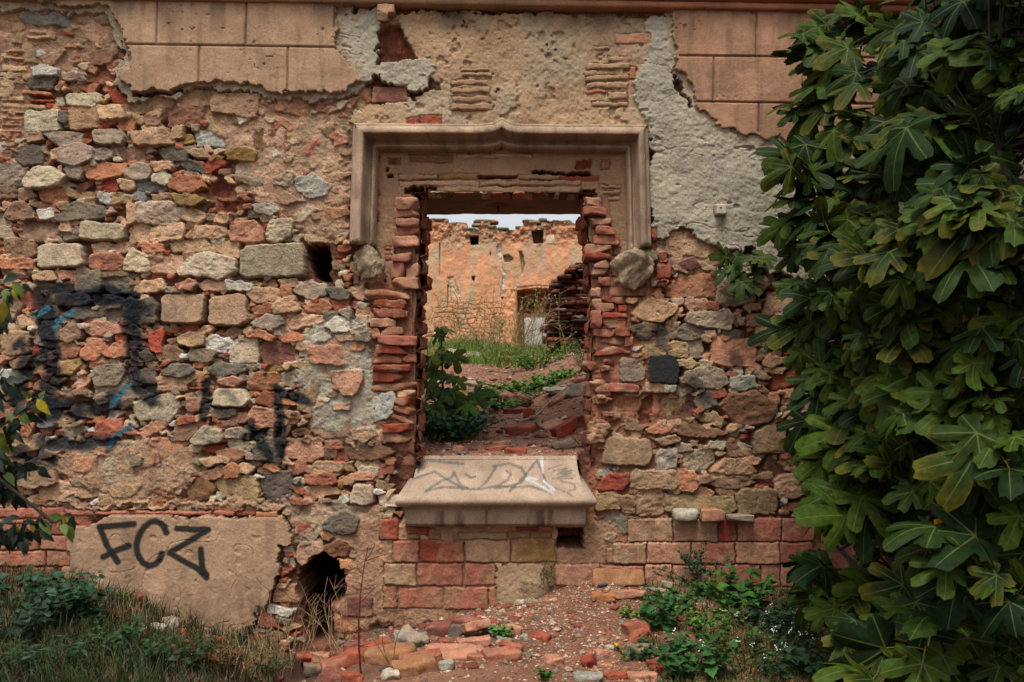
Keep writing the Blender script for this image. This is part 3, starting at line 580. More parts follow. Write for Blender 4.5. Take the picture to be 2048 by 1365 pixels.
# ------------------------------------------------------------------ carved window frame, sill, brick jambs, soffit, cornice
def tint(V, c, s=.12, sc=.08):
    V = np.asarray(V); return np.clip(col(*c) * (1 + s * fbm(V[:, 0] * 1.0 + V[:, 1] * .7, V[:, 2], sc, 3, 5) + .08 * fbm(V[:, 0], V[:, 2] + V[:, 1], .012, 2, 8))[:, None], .004, .8)
def grid_faces(n, m, flip=False):
    i = np.arange(n - 1)[:, None] * m + np.arange(m - 1)[None]; F = np.stack([i, i + 1, i + m + 1, i + m], -1).reshape(-1, 4)
    return F[:, ::-1] if flip else F
# hood mould: profile (u px outward from the inner line, v metres proud)
PROF = [(49, -.03), (49, .040), (47.5, .050), (44, .062), (43, .060), (37, .090), (35.5, .097), (31, .101), (26, .104), (24, .100), (22.5, .075), (20, .030), (17, .006), (14, -.002), (12, .004), (10.5, .015), (8, .022), (5.5, .020), (3.5, .008), (2, .0), (0, -.06)]
XL, XR, YT = 757., 1250., 300.
path = []
for t in np.linspace(0, 1, 26): path.append(('l', t))
for t in np.linspace(0, 1, 161): path.append(('t', t))
for t in np.linspace(0, 1, 26): path.append(('r', t))
V = []
for kind, t in path:
    for u, v in PROF:
        if kind == 'l':
            y0 = 491 - (3 if u > 30 else 0) + 3 * math.sin(u * .9); y1 = YT - u; py = y0 + (y1 - y0) * t; px = XL - u - 7 * (py - 262) / 240
        elif kind == 'r':
            y0 = 502 - (5 if u > 24 else 0) + 3 * math.sin(u * .7); y1 = YT + 3 - u; py = y1 + (y0 - y1) * t; px = XR + u * .92 + 6 * (py - 265) / 240
        else:
            s_ = t + .42 * math.sin(2 * math.pi * t) / (2 * math.pi) * 0
            px = (XL - u) + (XR + u * .92 - XL + u) * s_; a = abs(px - 1004)
            cusp = 15 * math.exp(-a / 13) * (1 - .15 * (u < 15)) - 5.5 * math.exp(-((a - 34) / 20) ** 2) * 0
            fl = 3.5 * math.exp(-(a / 42) ** 2)
            py = YT - u + 3 * t - cusp * (.8 + .2 * u / 49)
        V.append(((px - PX0) / 400, -v, CAM_Z + (PY0 - py) / 400))
V = np.array(V); n, m = len(path), len(PROF)
V[:, 1] -= .003 * fbm(V[:, 0], V[:, 2], .05, 4, 4) - .012 * sstep(.42, .6, fbm(V[:, 0], V[:, 2] + V[:, 1], .045, 3, 44)); V[:, 2] += .0012 * fbm(V[:, 0] + V[:, 1] * 3, V[:, 2], .03, 3, 6)
F = [grid_faces(n, m)]
def cap(a): return np.array([[a, a + i, a + i + 1] for i in range(1, m - 1)])
cc = tint(V, (168, 137, 114), .26, .12)
for jx, jy in ((-.42, 9), (.31, 9), (.0, 9)): cc *= (1 - .45 * np.exp(-((V[:, 0] - jx + .3 * (V[:, 2] - wz(270))) / .0022) ** 2) * (V[:, 2] > wz(300)))[:, None]
stn = sstep(.1, .5, fbm(V[:, 0], V[:, 2] * .25, .05, 4, 46)); cc *= (1 - .28 * stn)[:, None]
hm = build('hood_mould', V, F + [cap(0)[:, ::-1], cap((n - 1) * m)], M_CARVE, cc, None, wall)
hm['label'] = 'carved stone window frame moulding with a small ogee peak'
# sill: profile lofted along x; each row = (depth y, z, left px, right px at that depth)
rows = []
def srow(y, py, xl, xr): d = (y - CAM_Y) / FPX; rows.append((y, CAM_Z + (PY0 - py) * d, (xl - PX0) * d, (xr - PX0) * d))
srow(.14, 935, 834, 1153); srow(.12, 911.5, 834, 1153)
for k in np.linspace(0, 1, 40)[1:]:
    srow(.12 - .20 * k, 912 + 72 * k ** .95, 834 - 16 * k ** 1.6, 1153 + 16 * k ** 1.6)
for y, py, xl, xr in ((-.105, 988, 812, 1174), (-.125, 992, 803, 1182), (-.142, 996.5, 793, 1191), (-.149, 1000, 790, 1193.5), (-.151, 1004, 790, 1193.5), (-.148, 1008, 790.5, 1193), (-.138, 1011.5, 793, 1191), (-.118, 1014, 799, 1184), (-.095, 1014.5, 806, 1176), (-.092, 1019, 808, 1174), (-.088, 1019.5, 809, 1173), (-.086, 1024, 810, 1172), (-.084, 1047, 810.5, 1171), (-.08, 1049, 811, 1170.5), (.05, 1056, 811, 1170)): srow(y, py, xl, xr)
NX_ = 260; V = []
for y, z, a, b in rows:
    t = np.linspace(0, 1, NX_); X = a + (b - a) * t; V.append(np.stack([X, np.full(NX_, y), np.full(NX_, z)], 1))
V = np.concatenate(V); V[:, 1] += .002 * fbm(V[:, 0], V[:, 2], .04, 3, 14); V[:, 2] += .0018 * fbm(V[:, 0], V[:, 1] * 2, .05, 3, 15)
cc = tint(V, (168, 139, 120), .25, .10)
V[:, 2] -= .006 * sstep(.45, .65, fbm(V[:, 0], V[:, 1] * 1.5, .03, 3, 16))
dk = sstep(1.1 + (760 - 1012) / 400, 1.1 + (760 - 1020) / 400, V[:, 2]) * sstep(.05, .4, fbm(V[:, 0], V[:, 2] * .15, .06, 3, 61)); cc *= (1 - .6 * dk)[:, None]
d_ = (V[:, 1] - CAM_Y) / FPX; SX = V[:, 0] / d_ + PX0; SY = PY0 - (V[:, 2] - CAM_Z) / d_
def E(s): return [pts(l) * .3418 + [650, 600] for l in s.split('|')]
for c, op, wd_, ln in (((92, 92, 88), .75, 5.2, '545,1010 550,955 600,940 810,960|515,1050 640,1005 720,1055 810,1105|590,1120 680,1060 740,1040 760,1008|590,1120 700,1095 830,1105|750,1010 765,1035 790,1080 850,1110 900,1105 950,1060 1000,980|820,1020 850,1040 880,1035|985,975 1080,958 1150,985 1180,1030 1140,1075 1000,1105|990,1100 1070,1055 1088,1020 1060,1000|900,1110 1000,1090 1110,1095|1080,1120 1160,1040 1240,940 1280,1030 1310,1110|1090,1100 1200,1090 1320,1130'),
                       ((92, 90, 86), .7, 3.6, '1310,990 1390,965|1340,1000 1420,985 1370,1005 1450,1000|1360,1020 1440,1015 1370,1035 1460,1030|1330,1045 1450,1045|1380,1060 1460,1080 1465,1110 1420,1120|1345,1100 1420,1130 1470,1165'),
                       ((205, 205, 208), .75, 5.0, '1268,928 1275,1010|1180,1050 1250,1080 1330,1130|1280,1060 1310,1090 1340,1110|1240,1050 1190,1040')):
    for P in E(ln):
        dd = dline(P, SX, SY) + 1.0 * fbm(SX, SY, 9, 2, 33); f = op * sstep(wd_ * .5 + 1.2, wd_ * .5 - 1.0, dd) * (SY < 993) * (.75 + .25 * sstep(-.3, .3, fbm(SX, SY, 5, 2, 34))); cc = cc * (1 - f[:, None]) + col(*c) * .8 * f[:, None]
nr = len(rows); side = []
for e in (0, NX_ - 1):
    idx = np.arange(nr) * NX_ + e; side.append(np.array([[idx[0], idx[i], idx[i + 1]] if e else [idx[0], idx[i + 1], idx[i]] for i in range(1, nr - 1)]))
so_ = build('window_sill', V, [grid_faces(nr, NX_, True)] + side, M_CARVE, cc, None, wall); so_['label'] = 'sloping carved stone sill with grey scribbled lettering'
# rough blocks ------------------------------------------------------
def lump(dx, dy, dz, seed, n=7, rough=.10, rnd=.16, chip=2):
    """a worn brick or stone: unit box pushed round and broken, returns V, F"""
    r = np.random.default_rng(seed); g = np.linspace(-1, 1, n); V = []; Fq = []; c = 0
    for ax in range(3):
        for sg in (-1, 1):
            a, b = np.meshgrid(g, g, indexing='ij'); P = np.empty((n, n, 3)); P[..., ax] = sg; P[..., (ax + 1) % 3] = a; P[..., (ax + 2) % 3] = b
            V.append(P.reshape(-1, 3)); f = grid_faces(n, n, sg < 0) + c; Fq.append(f); c += n * n
    V = np.concatenate(V); Fq = np.concatenate(Fq); key = np.round(V * 100).astype(int); u, ix, inv = np.unique(key, axis=0, return_index=True, return_inverse=True)
    V = V[ix]; Fq = inv.reshape(-1)[Fq]
    q = np.abs(V); p_ = 2 / rnd; nrm = (q ** p_).sum(1) ** (1 / p_); V = V / nrm[:, None]
    for _ in range(chip):
        nn = r.normal(0, 1, 3); nn /= np.linalg.norm(nn); k = r.uniform(.95, 1.25); s = V @ nn; V -= np.maximum(0, s - k)[:, None] * nn
    D = np.array([dx, dy, dz]) / 2; W = V * D; o = r.uniform(0, 60, 3)
    sc = max(.012, min(dx, dz) * .6)
    for i in range(3): W[:, i] += rough * min(dx, dy, dz) * fbm(W[:, (i + 1) % 3] + o[0] + W[:, i] * .6, W[:, (i + 2) % 3] + o[1] + i, sc, 4, seed % 90)
    return W, Fq
def lump_col(W, c, seed, dust=.35):
    n = fbm(W[:, 0] + seed, W[:, 2] + W[:, 1], .05, 3, seed % 80); d = sstep(.0, .5, fbm(W[:, 1] + W[:, 0], W[:, 2] + seed, .09, 3, 9))[:, None] * dust
    return np.clip((c * (1 - d) + col(166, 124, 98) * d) * (1 + .18 * n)[:, None], .004, .8)
DZ = '415,580 545,640 p|410,640 545,690 p|415,700 545,742 q|405,750 545,792 q|400,800 545,850 p|400,902 505,950 q|385,955 470,1040 q|472,965 548,1040 p|385,1045 545,1100 p|235,1120 495,1165 o|290,1178 475,1215 R|285,1226 400,1270 q|404,1232 480,1268 r|270,1285 410,1325 p'
EZ = '290,5 465,45 R|285,55 400,100 q|402,62 470,104 r|270,115 415,155 p|330,165 455,205 q|310,215 535,260 q|300,270 490,310 R|285,320 445,365 q|450,325 530,362 r|285,388 500,420 R|280,430 500,475 R|265,485 530,530 o|425,535 525,565 t|410,572 525,614 R|410,625 525,672 o|380,678 520,720 o|340,730 520,770 R|325,778 500,828 o'
DR = '1515,635 1645,675 q|1555,690 1675,735 p|1590,745 1695,785 q|1575,795 1720,840 q|1520,850 1670,890 q|1520,898 1670,937 R|1575,945 1670,980 p|1565,985 1660,1030 p|1600,1045 1665,1085 r|1635,1100 1875,1145 o|1620,1160 1745,1190 R|1760,1165 1825,1190 r|1590,1200 1710,1240 q|1720,1210 1765,1235 r|1620,1250 1755,1290 q|1625,1300 1755,1335 r|1520,580 1610,625 p|1560,1090 1610,1150 p|1565,1165 1615,1240 q|1560,1250 1612,1330 q'
ER = '1590,25 1710,65 q|1720,40 1760,65 R|1625,80 1760,110 R|1625,125 1760,160 r|1575,175 1700,215 q|1705,170 1785,210 r|1605,225 1760,265 o|1762,215 1802,268 q|1580,280 1785,325 R|1665,495 1835,535 q|1560,70 1615,160 q'
for nm, sets in (('brick_jamb', ((DZ, 200), (EZ, 600))), ('brick_jamb', ((DR, 200), (ER, 600)))):
    mb = MB()
    for s, oy_ in sets:
        for rec in s.split('|'):
            body, c = rec.rsplit(' ', 1); v = [float(a) for a in body.replace(',', ' ').split()]
            x0, x1 = (v[0] * .3418 + 650, v[2] * .3418 + 650); y0, y1 = v[1] * .3418 + oy_, v[3] * .3418 + oy_
            sd = int(rng.integers(1, 9999)); W, Fq = lump((x1 - x0 + 2) / 400, .17, (y1 - y0 + 4) / 400, sd, 11, .14, .06, 5)
            a = rng.normal(0, .02); W = W @ np.array([[math.cos(a), 0, -math.sin(a)], [0, 1, 0], [math.sin(a), 0, math.cos(a)]])
            cW = lump_col(W, PAL[c] * rng.uniform(.75, 1.05), sd, .75); W += [wx((x0 + x1) / 2), .076 + rng.normal(0, .009) + (.02 if v[0] > 470 and v[0] < 1000 and v[2] > 540 and False else 0), wz((y0 + y1) / 2)]
            mb.add(W, Fq, cW)
    lf = sets[0][0] is DZ; yy = 398.
    while yy < 925:
        hh = rng.uniform(22, 29); sd = int(rng.integers(1, 9999)); ex = rng.uniform(-5, 3); xa, xb = (798, 839 + ex) if lf else (1172 - ex + (10 if 560 < yy < 760 else 0), 1216)
        W, Fq = lump((xb - xa) / 400, .16, hh / 400, sd, 8, .16, .13, 3); W += [wx((xa + xb) / 2), .15 + rng.normal(0, .008), wz(yy + hh / 2)]
        mb.add(W, Fq, lump_col(W, (col(122, 62, 44), col(142, 84, 62), col(110, 56, 42))[int(rng.integers(3))] * rng.uniform(.8, 1.1), sd, .45)); yy += hh + rng.uniform(3, 7)
    xa, xb = (790, 829) if lf else (1184, 1220)
    W, Fq = lump((xb - xa) / 400, .12, 550 / 400, 5, 24, .12, .06, 0); W += [wx((xa + xb) / 2), .095, wz(660)]; mb.add(W, Fq, lump_col(W, col(140, 96, 72), 5, .5))
    if not lf:
        for i in range(26):
            py = rng.uniform(722, 915); s_ = rng.uniform(.035, .10); sd = int(rng.integers(1, 9999)); W, Fq = lump(s_, .14, s_ * rng.uniform(.4, .7), sd, 9, .28, .3, 4)
            W += [wx(1206 + rng.normal(0, 10) - 12 * (py > 850)), .07 + rng.normal(0, .03), wz(py)]; mb.add(W, Fq, lump_col(W, (col(168, 122, 94), col(150, 96, 72), col(160, 120, 96), col(128, 70, 52))[i % 4], sd, .6))
    mb.build(nm, M_BRICK, wall)
# inner reveals: brick courses that run back into the wall and splay outward
def reveal(side):
    zt, zb = wz(372), wz(935); nz, ny = 220, 70; t = np.linspace(0, 1, ny); z = np.linspace(zb, zt, nz); T, Z = np.meshgrid(t, z)
    dep = .02 + .62 * T; x0 = wx(841 if side < 0 else 1172 + 0) + 0 * Z
    if side > 0: x0 = x0 + .045 * sstep(wz(440), wz(560), Z)
    else: x0 = x0 - .02 * sstep(wz(560), wz(640), Z)
    spl = np.maximum(0, dep - .26) * .45
    cz = Z / .078; row = np.floor(cz); fz = np.abs(cz - row - .5) * 2; hx = dep / .15 + (row % 2) * .5; fx = np.abs(hx - np.floor(hx) - .5) * 2
    joint = np.maximum(sstep(.68, .86, fz + .15 * fbm(dep, Z, .05, 2, 3)), sstep(.84, .95, fx)); rr = fbm(row * 3.7 + np.floor(hx) * 1.9, row * 1.3, 1., 1, 8)
    off = .022 * (1 - joint) * (1 + .8 * rr) + .012 * fbm(dep, Z, .06, 4, 12)
    X = x0 + side * spl - side * off
    cb = np.where((rr > 0)[..., None], col(140, 66, 46), col(152, 90, 66)); cc = cb * (1 - joint[..., None]) + col(142, 98, 74) * joint[..., None]
    cc = 1.35 * cc * (1 + .3 * fbm(dep, Z, .03, 3, 19))[..., None]  # extra light put into the colour of the poorly lit courses
    V = np.stack([X, dep, Z], -1).reshape(-1, 3); build('window_reveal', V, [grid_faces(nz, ny, side > 0)], M_BRICK, cc.reshape(-1, 3), None, wall)
reveal(-1); reveal(1)
# soffit slab over the opening, back of the wall
n, m = 90, 40; X, Yd = np.meshgrid(np.linspace(wx(820), wx(1196), n), np.linspace(.0, .66, m), indexing='ij')
Z = wz(385.5) + .006 * fbm(X, Yd, .12, 4, 3) + .05 * np.exp(-(((X - wx(992)) / .05) ** 2 + ((Yd - .38) / .06) ** 2))
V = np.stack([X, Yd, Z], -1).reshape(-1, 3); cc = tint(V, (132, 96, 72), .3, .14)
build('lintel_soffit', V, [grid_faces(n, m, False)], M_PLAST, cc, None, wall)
def quad_sheet(name, P, c, mat, parent, n=24):
    P = [np.array(p, float) for p in P]; s = np.linspace(0, 1, n); S, T = np.meshgrid(s, s, indexing='ij'); S = S[..., None]; T = T[..., None]
    V = (P[0] * (1 - S) * (1 - T) + P[1] * S * (1 - T) + P[2] * S * T + P[3] * (1 - S) * T).reshape(-1, 3); V[:, 1] += .012 * fbm(V[:, 0], V[:, 2], .2, 4, 3)
    return build(name, V, [grid_faces(n, n)], mat, tint(V, c, .25, .2), None, parent)
xl, xr = wx(-420), wx(2478); zt, zb = wz(-290), wz(1450); YB = .64
ol, orr, oz, ob = wx(841) - .17, wx(1178) + .21, wz(386), wz(930)
mbk = MB()
for x0, x1, z0, z1 in ((xl, ol, zb, zt), (orr, xr, zb, zt), (ol, orr, oz, zt), (ol, orr, zb, ob)):
    g0, g1 = np.meshgrid(np.linspace(x0, x1, 30), np.linspace(z0, z1, 30), indexing='ij'); V = np.stack([g0, YB + .03 * fbm(g0, g1, .12, 4, 5), g1], -1).reshape(-1, 3)
    mbk.add(V, [grid_faces(30, 30, True)], tint(V, (150, 108, 82), .3, .15))
g = np.array([[xl, -.03, zt], [xr, -.03, zt], [xr, YB, zt], [xl, YB, zt], [xl, -.03, zb], [xl, YB, zb], [xr, -.03, zb], [xr, YB, zb]])
mbk.add(g, [np.array([[0, 1, 2, 3], [4, 0, 3, 5], [1, 6, 7, 2]])], col(150, 110, 84)); mbk.build('wall_back', M_STONE, wall)
# cornice: stepped moulding that slopes a little with the wall line
CP = [(26, -.02), (23.5, .052), (22, .060), (12.5, .066), (11.5, .040), (10, .040), (8.5, .078), (7, .086), (-6, .092), (-8, .07), (-10, .11), (-40, .14), (-60, .145), (-62, -.02)]
V = []; nn = 300
for px in np.linspace(-420, 2478, nn):
    for dy_, v in CP: V.append((wx(px), -v, wz(dy_ - 20.5 + .0162 * px)))
V = np.array(V); V[:, 2] += .0016 * fbm(V[:, 0], V[:, 1], .06, 3, 4); V[:, 1] += .002 * fbm(V[:, 0], V[:, 2], .04, 3, 9)
f = sstep(-.1, .9, V[:, 0])[:, None]; cc = (col(160, 122, 96) * (1 - f) + col(172, 108, 80) * f) * (1 + .2 * fbm(V[:, 0], V[:, 2], .12, 3, 7))[:, None]
st = sstep(.0, .5, fbm(V[:, 0], V[:, 2], .5, 3, 27)) * np.exp(-((V[:, 0] - .15) / .5) ** 2); cc *= (1 - .6 * st)[:, None]
build('cornice', V, [grid_faces(nn, len(CP), True)], M_CARVE, np.clip(cc, .004, .8), None, wall)
# broken corbels under the frame's feet
def blob(rx, ry, rz, seed, rough=.25, sub=4):
    import bmesh
    bm = bmesh.new(); bmesh.ops.create_icosphere(bm, subdivisions=sub, radius=1); V = np.array([v.co[:] for v in bm.verts]); F = np.array([[v.index for v in f.verts] for f in bm.faces]); bm.free()
    r = np.random.default_rng(seed)
    for _ in range(7):
        nn = r.normal(0, 1, 3); nn /= np.linalg.norm(nn); k = r.uniform(.62, .9); s = V @ nn; V -= np.maximum(0, s - k)[:, None] * nn
    o = r.uniform(0, 50); V = V * (1 + rough * fbm(V[:, 0] + o + V[:, 1], V[:, 2] + V[:, 1] * .7, .7, 5, seed))[:, None]
    return V * [rx, ry, rz], F
for (px, py, rx, ry, rz, sd) in ((1270, 537, .105, .075, .098, 5), (738, 530, .075, .035, .085, 8)):
    W, F = blob(rx, ry, rz, sd, .45, 5); W = W + .006 * np.stack([fbm(W[:, 0] + i, W[:, 2] + W[:, 1] * .8, .022, 3, 50 + i) for i in range(3)], 1); W += [wx(px), -.02, wz(py)]
    build('corbel', W, [F], M_STONE, tint(W, (146, 122, 98), .5, .04), None, wall)
# ------------------------------------------------------------------ ground outside and inside
GPX = [-3000, -600, 0, 130, 250, 430, 560, 592, 612, 668, 692, 710, 850, 950, 1110, 1190, 1300, 1600, 2600, 5000]
GPY = [1150, 1150, 1150, 1162, 1190, 1262, 1288, 1296, 1345, 1345, 1275, 1262, 1238, 1218, 1188, 1160, 1168, 1176, 1180, 1180]
def gfront(x, y):
    x = np.asarray(x, float); y = np.asarray(y, float)
    zw = CAM_Z + (PY0 - np.interp(x * 400 + PX0, GPX, GPY)) / 400
    t = sstep(0, 1, np.clip(-y / 1.1, 0, 1)); zf = -.03 - .20 * np.exp(-((x + .95) / .2) ** 2) - .05 * sstep(-.2, .8, x) + .03 * sstep(-.5, -2.2, x)
    z = zw * (1 - t) + zf * t - .05 * np.clip(-y - 1.4, 0, 6)
    near = np.exp(-((np.abs(y) + np.maximum(0, np.abs(x) - 4)) / 12))
    return z + near * (.03 * fbm(x, y, .5, 4, 3) + .012 * fbm(x, y, .08, 3, 8))
IY = [0, .12, .6, 1.2, 2, 3, 4, 5, 7, 9, 11, 16, 60]; IZ = [.69, .695, .725, .81, .96, 1.11, 1.21, 1.29, 1.41, 1.52, 1.60, 1.7, 1.7]
def ginner(x, y):
    x = np.asarray(x, float); y = np.asarray(y, float)
    z = np.interp(y, IY, IZ) + .14 * sstep(.0, .55, x) * sstep(.3, 1.4, y) * sstep(6, 3, y) + .05 * sstep(.5, 2.5, y) * sstep(9, 4, y) + .10 * np.exp(-((x + .55) / .5) ** 2 - ((y - 4.2) / 1.3) ** 2) - .05 * np.exp(-((x - .8) / .3) ** 2 - ((y - 5) / 3) ** 2)
    a = sstep(.1, 1.2, y)
    return z + a * (.05 * fbm(x, y, .7, 4, 31) + .014 * fbm(x, y, .1, 3, 33))
def hit(px, py, f, ys_):
    p0 = None
    for y in ys_:
        p = at(px, py, y)
        if p.z <= f(p.x, y): return Vector((p.x, y, float(f(p.x, y))))
    return at(px, py, ys_[-1])
def fhit(px, py): return hit(px, py, gfront, np.arange(-3.2, .02, .01))
def ihit(px, py): return hit(px, py, ginner, np.arange(.2, 11, .02))
def sheet(name, xs_, ys_, f, base, cf=None, kind='structure'):
    X, Y = np.meshgrid(xs_, ys_, indexing='ij'); Z = f(X, Y); V = np.stack([X, Y, Z], -1).reshape(-1, 3)
    n1 = fbm(X, Y, .35, 4, 41)[..., None]; n2 = fbm(X, Y, .03, 3, 43)[..., None]
    cc = base * (1 + .3 * n1 + .25 * n2)
    if cf is not None: cc = cf(X, Y, cc)
    o = build(name, V, [grid_faces(len(xs_), len(ys_))], M_SOIL, np.clip(cc, .004, .8).reshape(-1, 3)); return tag(o, kind=kind)
gx = np.concatenate([-np.geomspace(150, 2.75, 40), np.arange(-2.7, 2.7, .013), np.geomspace(2.75, 150, 40)])
gy = np.concatenate([-np.geomspace(150, 2.3, 40), np.arange(-2.25, .1, .013), [.2, .35, .5]])
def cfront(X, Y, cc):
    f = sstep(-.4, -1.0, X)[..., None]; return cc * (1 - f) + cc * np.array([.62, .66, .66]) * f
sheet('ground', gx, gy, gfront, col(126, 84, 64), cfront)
gx2 = np.concatenate([-np.geomspace(30, 2.1, 24), np.arange(-2, 2.5, .025), np.geomspace(2.55, 30, 24)]); gy2 = np.concatenate([np.arange(.1, 6, .022), np.arange(6, 12, .1), np.geomspace(12.2, 60, 14)])
sheet('courtyard_ground', gx2, gy2, ginner, col(140, 94, 74))
# gravel -----------------------------------------------------------
def gravel(name, n, fn, sizes, seed):
    r = np.random.default_rng(seed); mb = MB(); t = np.array([[0, 0, 1], [1, 0, 0], [0, 1, 0], [-1, 0, 0], [0, -1, 0], [0, 0, -1.]]); F = np.array([[0, 1, 2], [0, 2, 3], [0, 3, 4], [0, 4, 1], [5, 2, 1], [5, 3, 2], [5, 4, 3], [5, 1, 4]])
    cs = [col(190, 168, 148), col(150, 92, 70), col(168, 112, 86), col(140, 76, 56), col(128, 110, 96), col(176, 140, 116)]
    for _ in range(n):
        p = fn(r); s = r.uniform(*sizes) * (1 + 1.6 * (r.random() < .06)); W = t * r.uniform(.5, 1.2, (6, 1)) * [s, s * r.uniform(.6, 1), s * .6]; a = r.uniform(0, 6.3); ca, sa = math.cos(a), math.sin(a)
        W = W @ np.array([[ca, -sa, 0], [sa, ca, 0], [0, 0, 1]]); mb.add(W + p, [F], cs[r.integers(6)] * r.uniform(.8, 1.15))
    tag(mb.build(name, M_STONE, smooth=False), 'loose gravel and brick crumbs strewn over the bare soil', 'gravel', kind='stuff')
def pf(r):
    x = r.normal(.28, .45); y = -abs(r.normal(0, .75)) - .01; return np.array([x, y, float(gfront(x, y)) + .002])
def pi_(r):
    y = r.uniform(.16, 4) ; x = r.uniform(-.5, .75) * (1 + y * .12); return np.array([x, y, float(ginner(x, y)) + .002])
gravel('gravel', 6500, pf, (.003, .011), 5); gravel('courtyard_gravel', 3200, pi_, (.004, .016), 6)

# ------------------------------------------------------------------ roofless wall at the back of the courtyard
YB2 = 11.0; KB = (YB2 - CAM_Y) / FPX
TOPZ = [(-2000,330),(-900,260),(-300,300),(0,250),(100,222),(190,205),(250,188),(320,196),(370,190),(400,236),(462,262),(472,232),(585,240),(592,288),(690,306),(705,285),(722,270),(727,215),(740,208),(820,210),(826,262),(860,285),(960,290),(966,312),(1070,312),(1085,290),(1110,272),(1162,264),(1170,206),(1215,205),(1225,222),(1295,220),(1306,272),(1338,270),(1345,200),(1390,202),(1402,250),(1450,245),(1456,206),(1545,215),(1640,210),(1660,236),(1690,240),(1740,265),(1900,240),(2300,320),(4500,300)]
TX = np.array([820 + a / 5.12 for a, b in TOPZ]); TY = np.array([400 + b / 5.12 for a, b in TOPZ])
bx = np.concatenate([np.arange(300, 820, 2.5), np.arange(820, 1215, 1.0), np.arange(1215, 1750, 2.5)]); nb_ = 330
tt = np.linspace(0, 1, nb_); PXg, T = np.meshgrid(bx, tt, indexing='ij'); ty = np.interp(PXg, TX, TY) + .8 * fbm(PXg, PXg * 0, 5, 2, 7)
PYg = 735 + (ty - 735) * T
def BZ(s): return pts(s) / 5.12 + [820, 400]
U, W_ = PXg, PYg; nA = fbm(U, W_, 40, 4, 201); nB = fbm(U, W_, 9, 4, 203); nC = fbm(U, W_, 3, 3, 205)
Hb = .012 * nA + .007 * nB + .003 * nC
cc = col(212, 150, 112) * (1 + .16 * nA + .12 * nB + .10 * nC)[..., None]
gy_ = (sstep(-.05, .35, fbm(U * 1.7, W_ * .5, 24, 4, 207)) * .85)[..., None]; cc = cc * (1 - gy_) + col(186, 158, 128) * gy_
# bare masonry at the foot: stones through fallen plaster
ft = sstep(590, 620, W_ + 14 * fbm(U, W_, 30, 3, 209))
sx = U / 19 + 1.1 * fbm(U, W_, 22, 3, 211); sy = W_ / 9.5 + .9 * fbm(U, W_, 34, 3, 213); rw = np.floor(sy); jx = sx + .5 * (rw % 2); jn = np.maximum(sstep(.7, .95, np.abs(sy - rw - .5) * 2), sstep(.8, .97, np.abs(jx - np.floor(jx) - .5) * 2)) * ft
jn *= sstep(-.4, .2, fbm(U, W_, 26, 3, 219)); Hb -= .02 * jn; cc = cc * (1 - .13 * jn)[..., None]; vs = fbm(np.floor(jx) * 3.3, rw * 5.1, 1., 1, 215) * ft; cc *= (1 + .14 * vs)[..., None]; cc = cc * (1 - .35 * ft[..., None]) + col(196, 140, 106) * .35 * ft[..., None]
up = sstep(498, 470, W_ + 8 * fbm(U, W_, 14, 3, 217)) ; ub = up[..., None] * .55; cc = cc * (1 - ub) + col(150, 96, 70) * (1 + .4 * nB)[..., None] * ub; Hb += .05 * up * nB
ms = sstep(5, 1, (W_ - ty)) [..., None] * (.5 + .5 * sstep(-.2, .3, nB))[..., None]; cc = cc * (1 - .75 * ms) + col(92, 98, 84) * .75 * ms
def bpoly(s, dep, c, f=1., wob=.3):
    P = BZ(s); d = -sdf(P, U + wob * 2 * nB, W_ + wob * 2 * nC); e = sstep(0, 1.6, d); h = Hb * (1 - e) + (-dep + .02 * nB) * e
    return h, (cc * (1 - f * e[..., None]) + col(*c) * (1 + .25 * nB + .2 * nC)[..., None] * f * e[..., None])
for s, dep, c, f in (('608,368 706,362 704,458 618,466', .35, (46, 26, 20), 1), ('1238,315 1370,305 1368,450 1262,445', .16, (104, 58, 40), 1), ('1376,455 1405,360 1478,356 1496,455', -.02, (214, 190, 158), 1),
                     ('950,570 1000,555 1055,585 1058,612 1030,640 965,640', .10, (168, 146, 122), 1), ('632,780 670,780 660,835 636,825', .2, (60, 34, 22), 1), ('296,440 312,440 306,780 298,780', .08, (110, 70, 50), .8),
                     ('240,545 300,545 304,600 250,610', .0, (178, 168, 146), 1), ('880,480 940,430 945,690 985,740 965,1000 925,990 945,760 890,600', .03, (196, 186, 168), .85), ('380,790 450,780 520,990 400,1000', .02, (196, 168, 138), .8),
                     ('1110,520 1150,520 1180,660 1150,790 1130,640', .07, (168, 116, 84), .7), ('812,540 832,540 830,560 814,560', .2, (50, 30, 20), 1), ('395,355 425,355 420,375 400,372', .2, (50, 30, 20), 1), ('930,990 962,990 960,1016 935,1014', .15, (90, 60, 44), 1),
                     ('380,870 396,870 390,1110 378,1110', .08, (130, 84, 60), .8), ('1720,1000 1800,1000 1800,1100 1720,1100', .2, (60, 40, 30), 1), ('970,900 1090,900 1092,1710 975,1710', -.05, (212, 148, 104), .85),
                     ('1095,890 1300,868 1520,890 1520,905 1300,885 1095,920', .02, (206, 160, 118), .8), ('1096,925 1160,912 1300,903 1440,908 1520,918 1520,1760 1096,1760', .62, (200, 138, 98), 1),
                     ('1150,1010 1300,1000 1310,1085 1155,1095', .66, (126, 82, 60), .8)):
    Hb, cc = bpoly(s, dep, c, f)
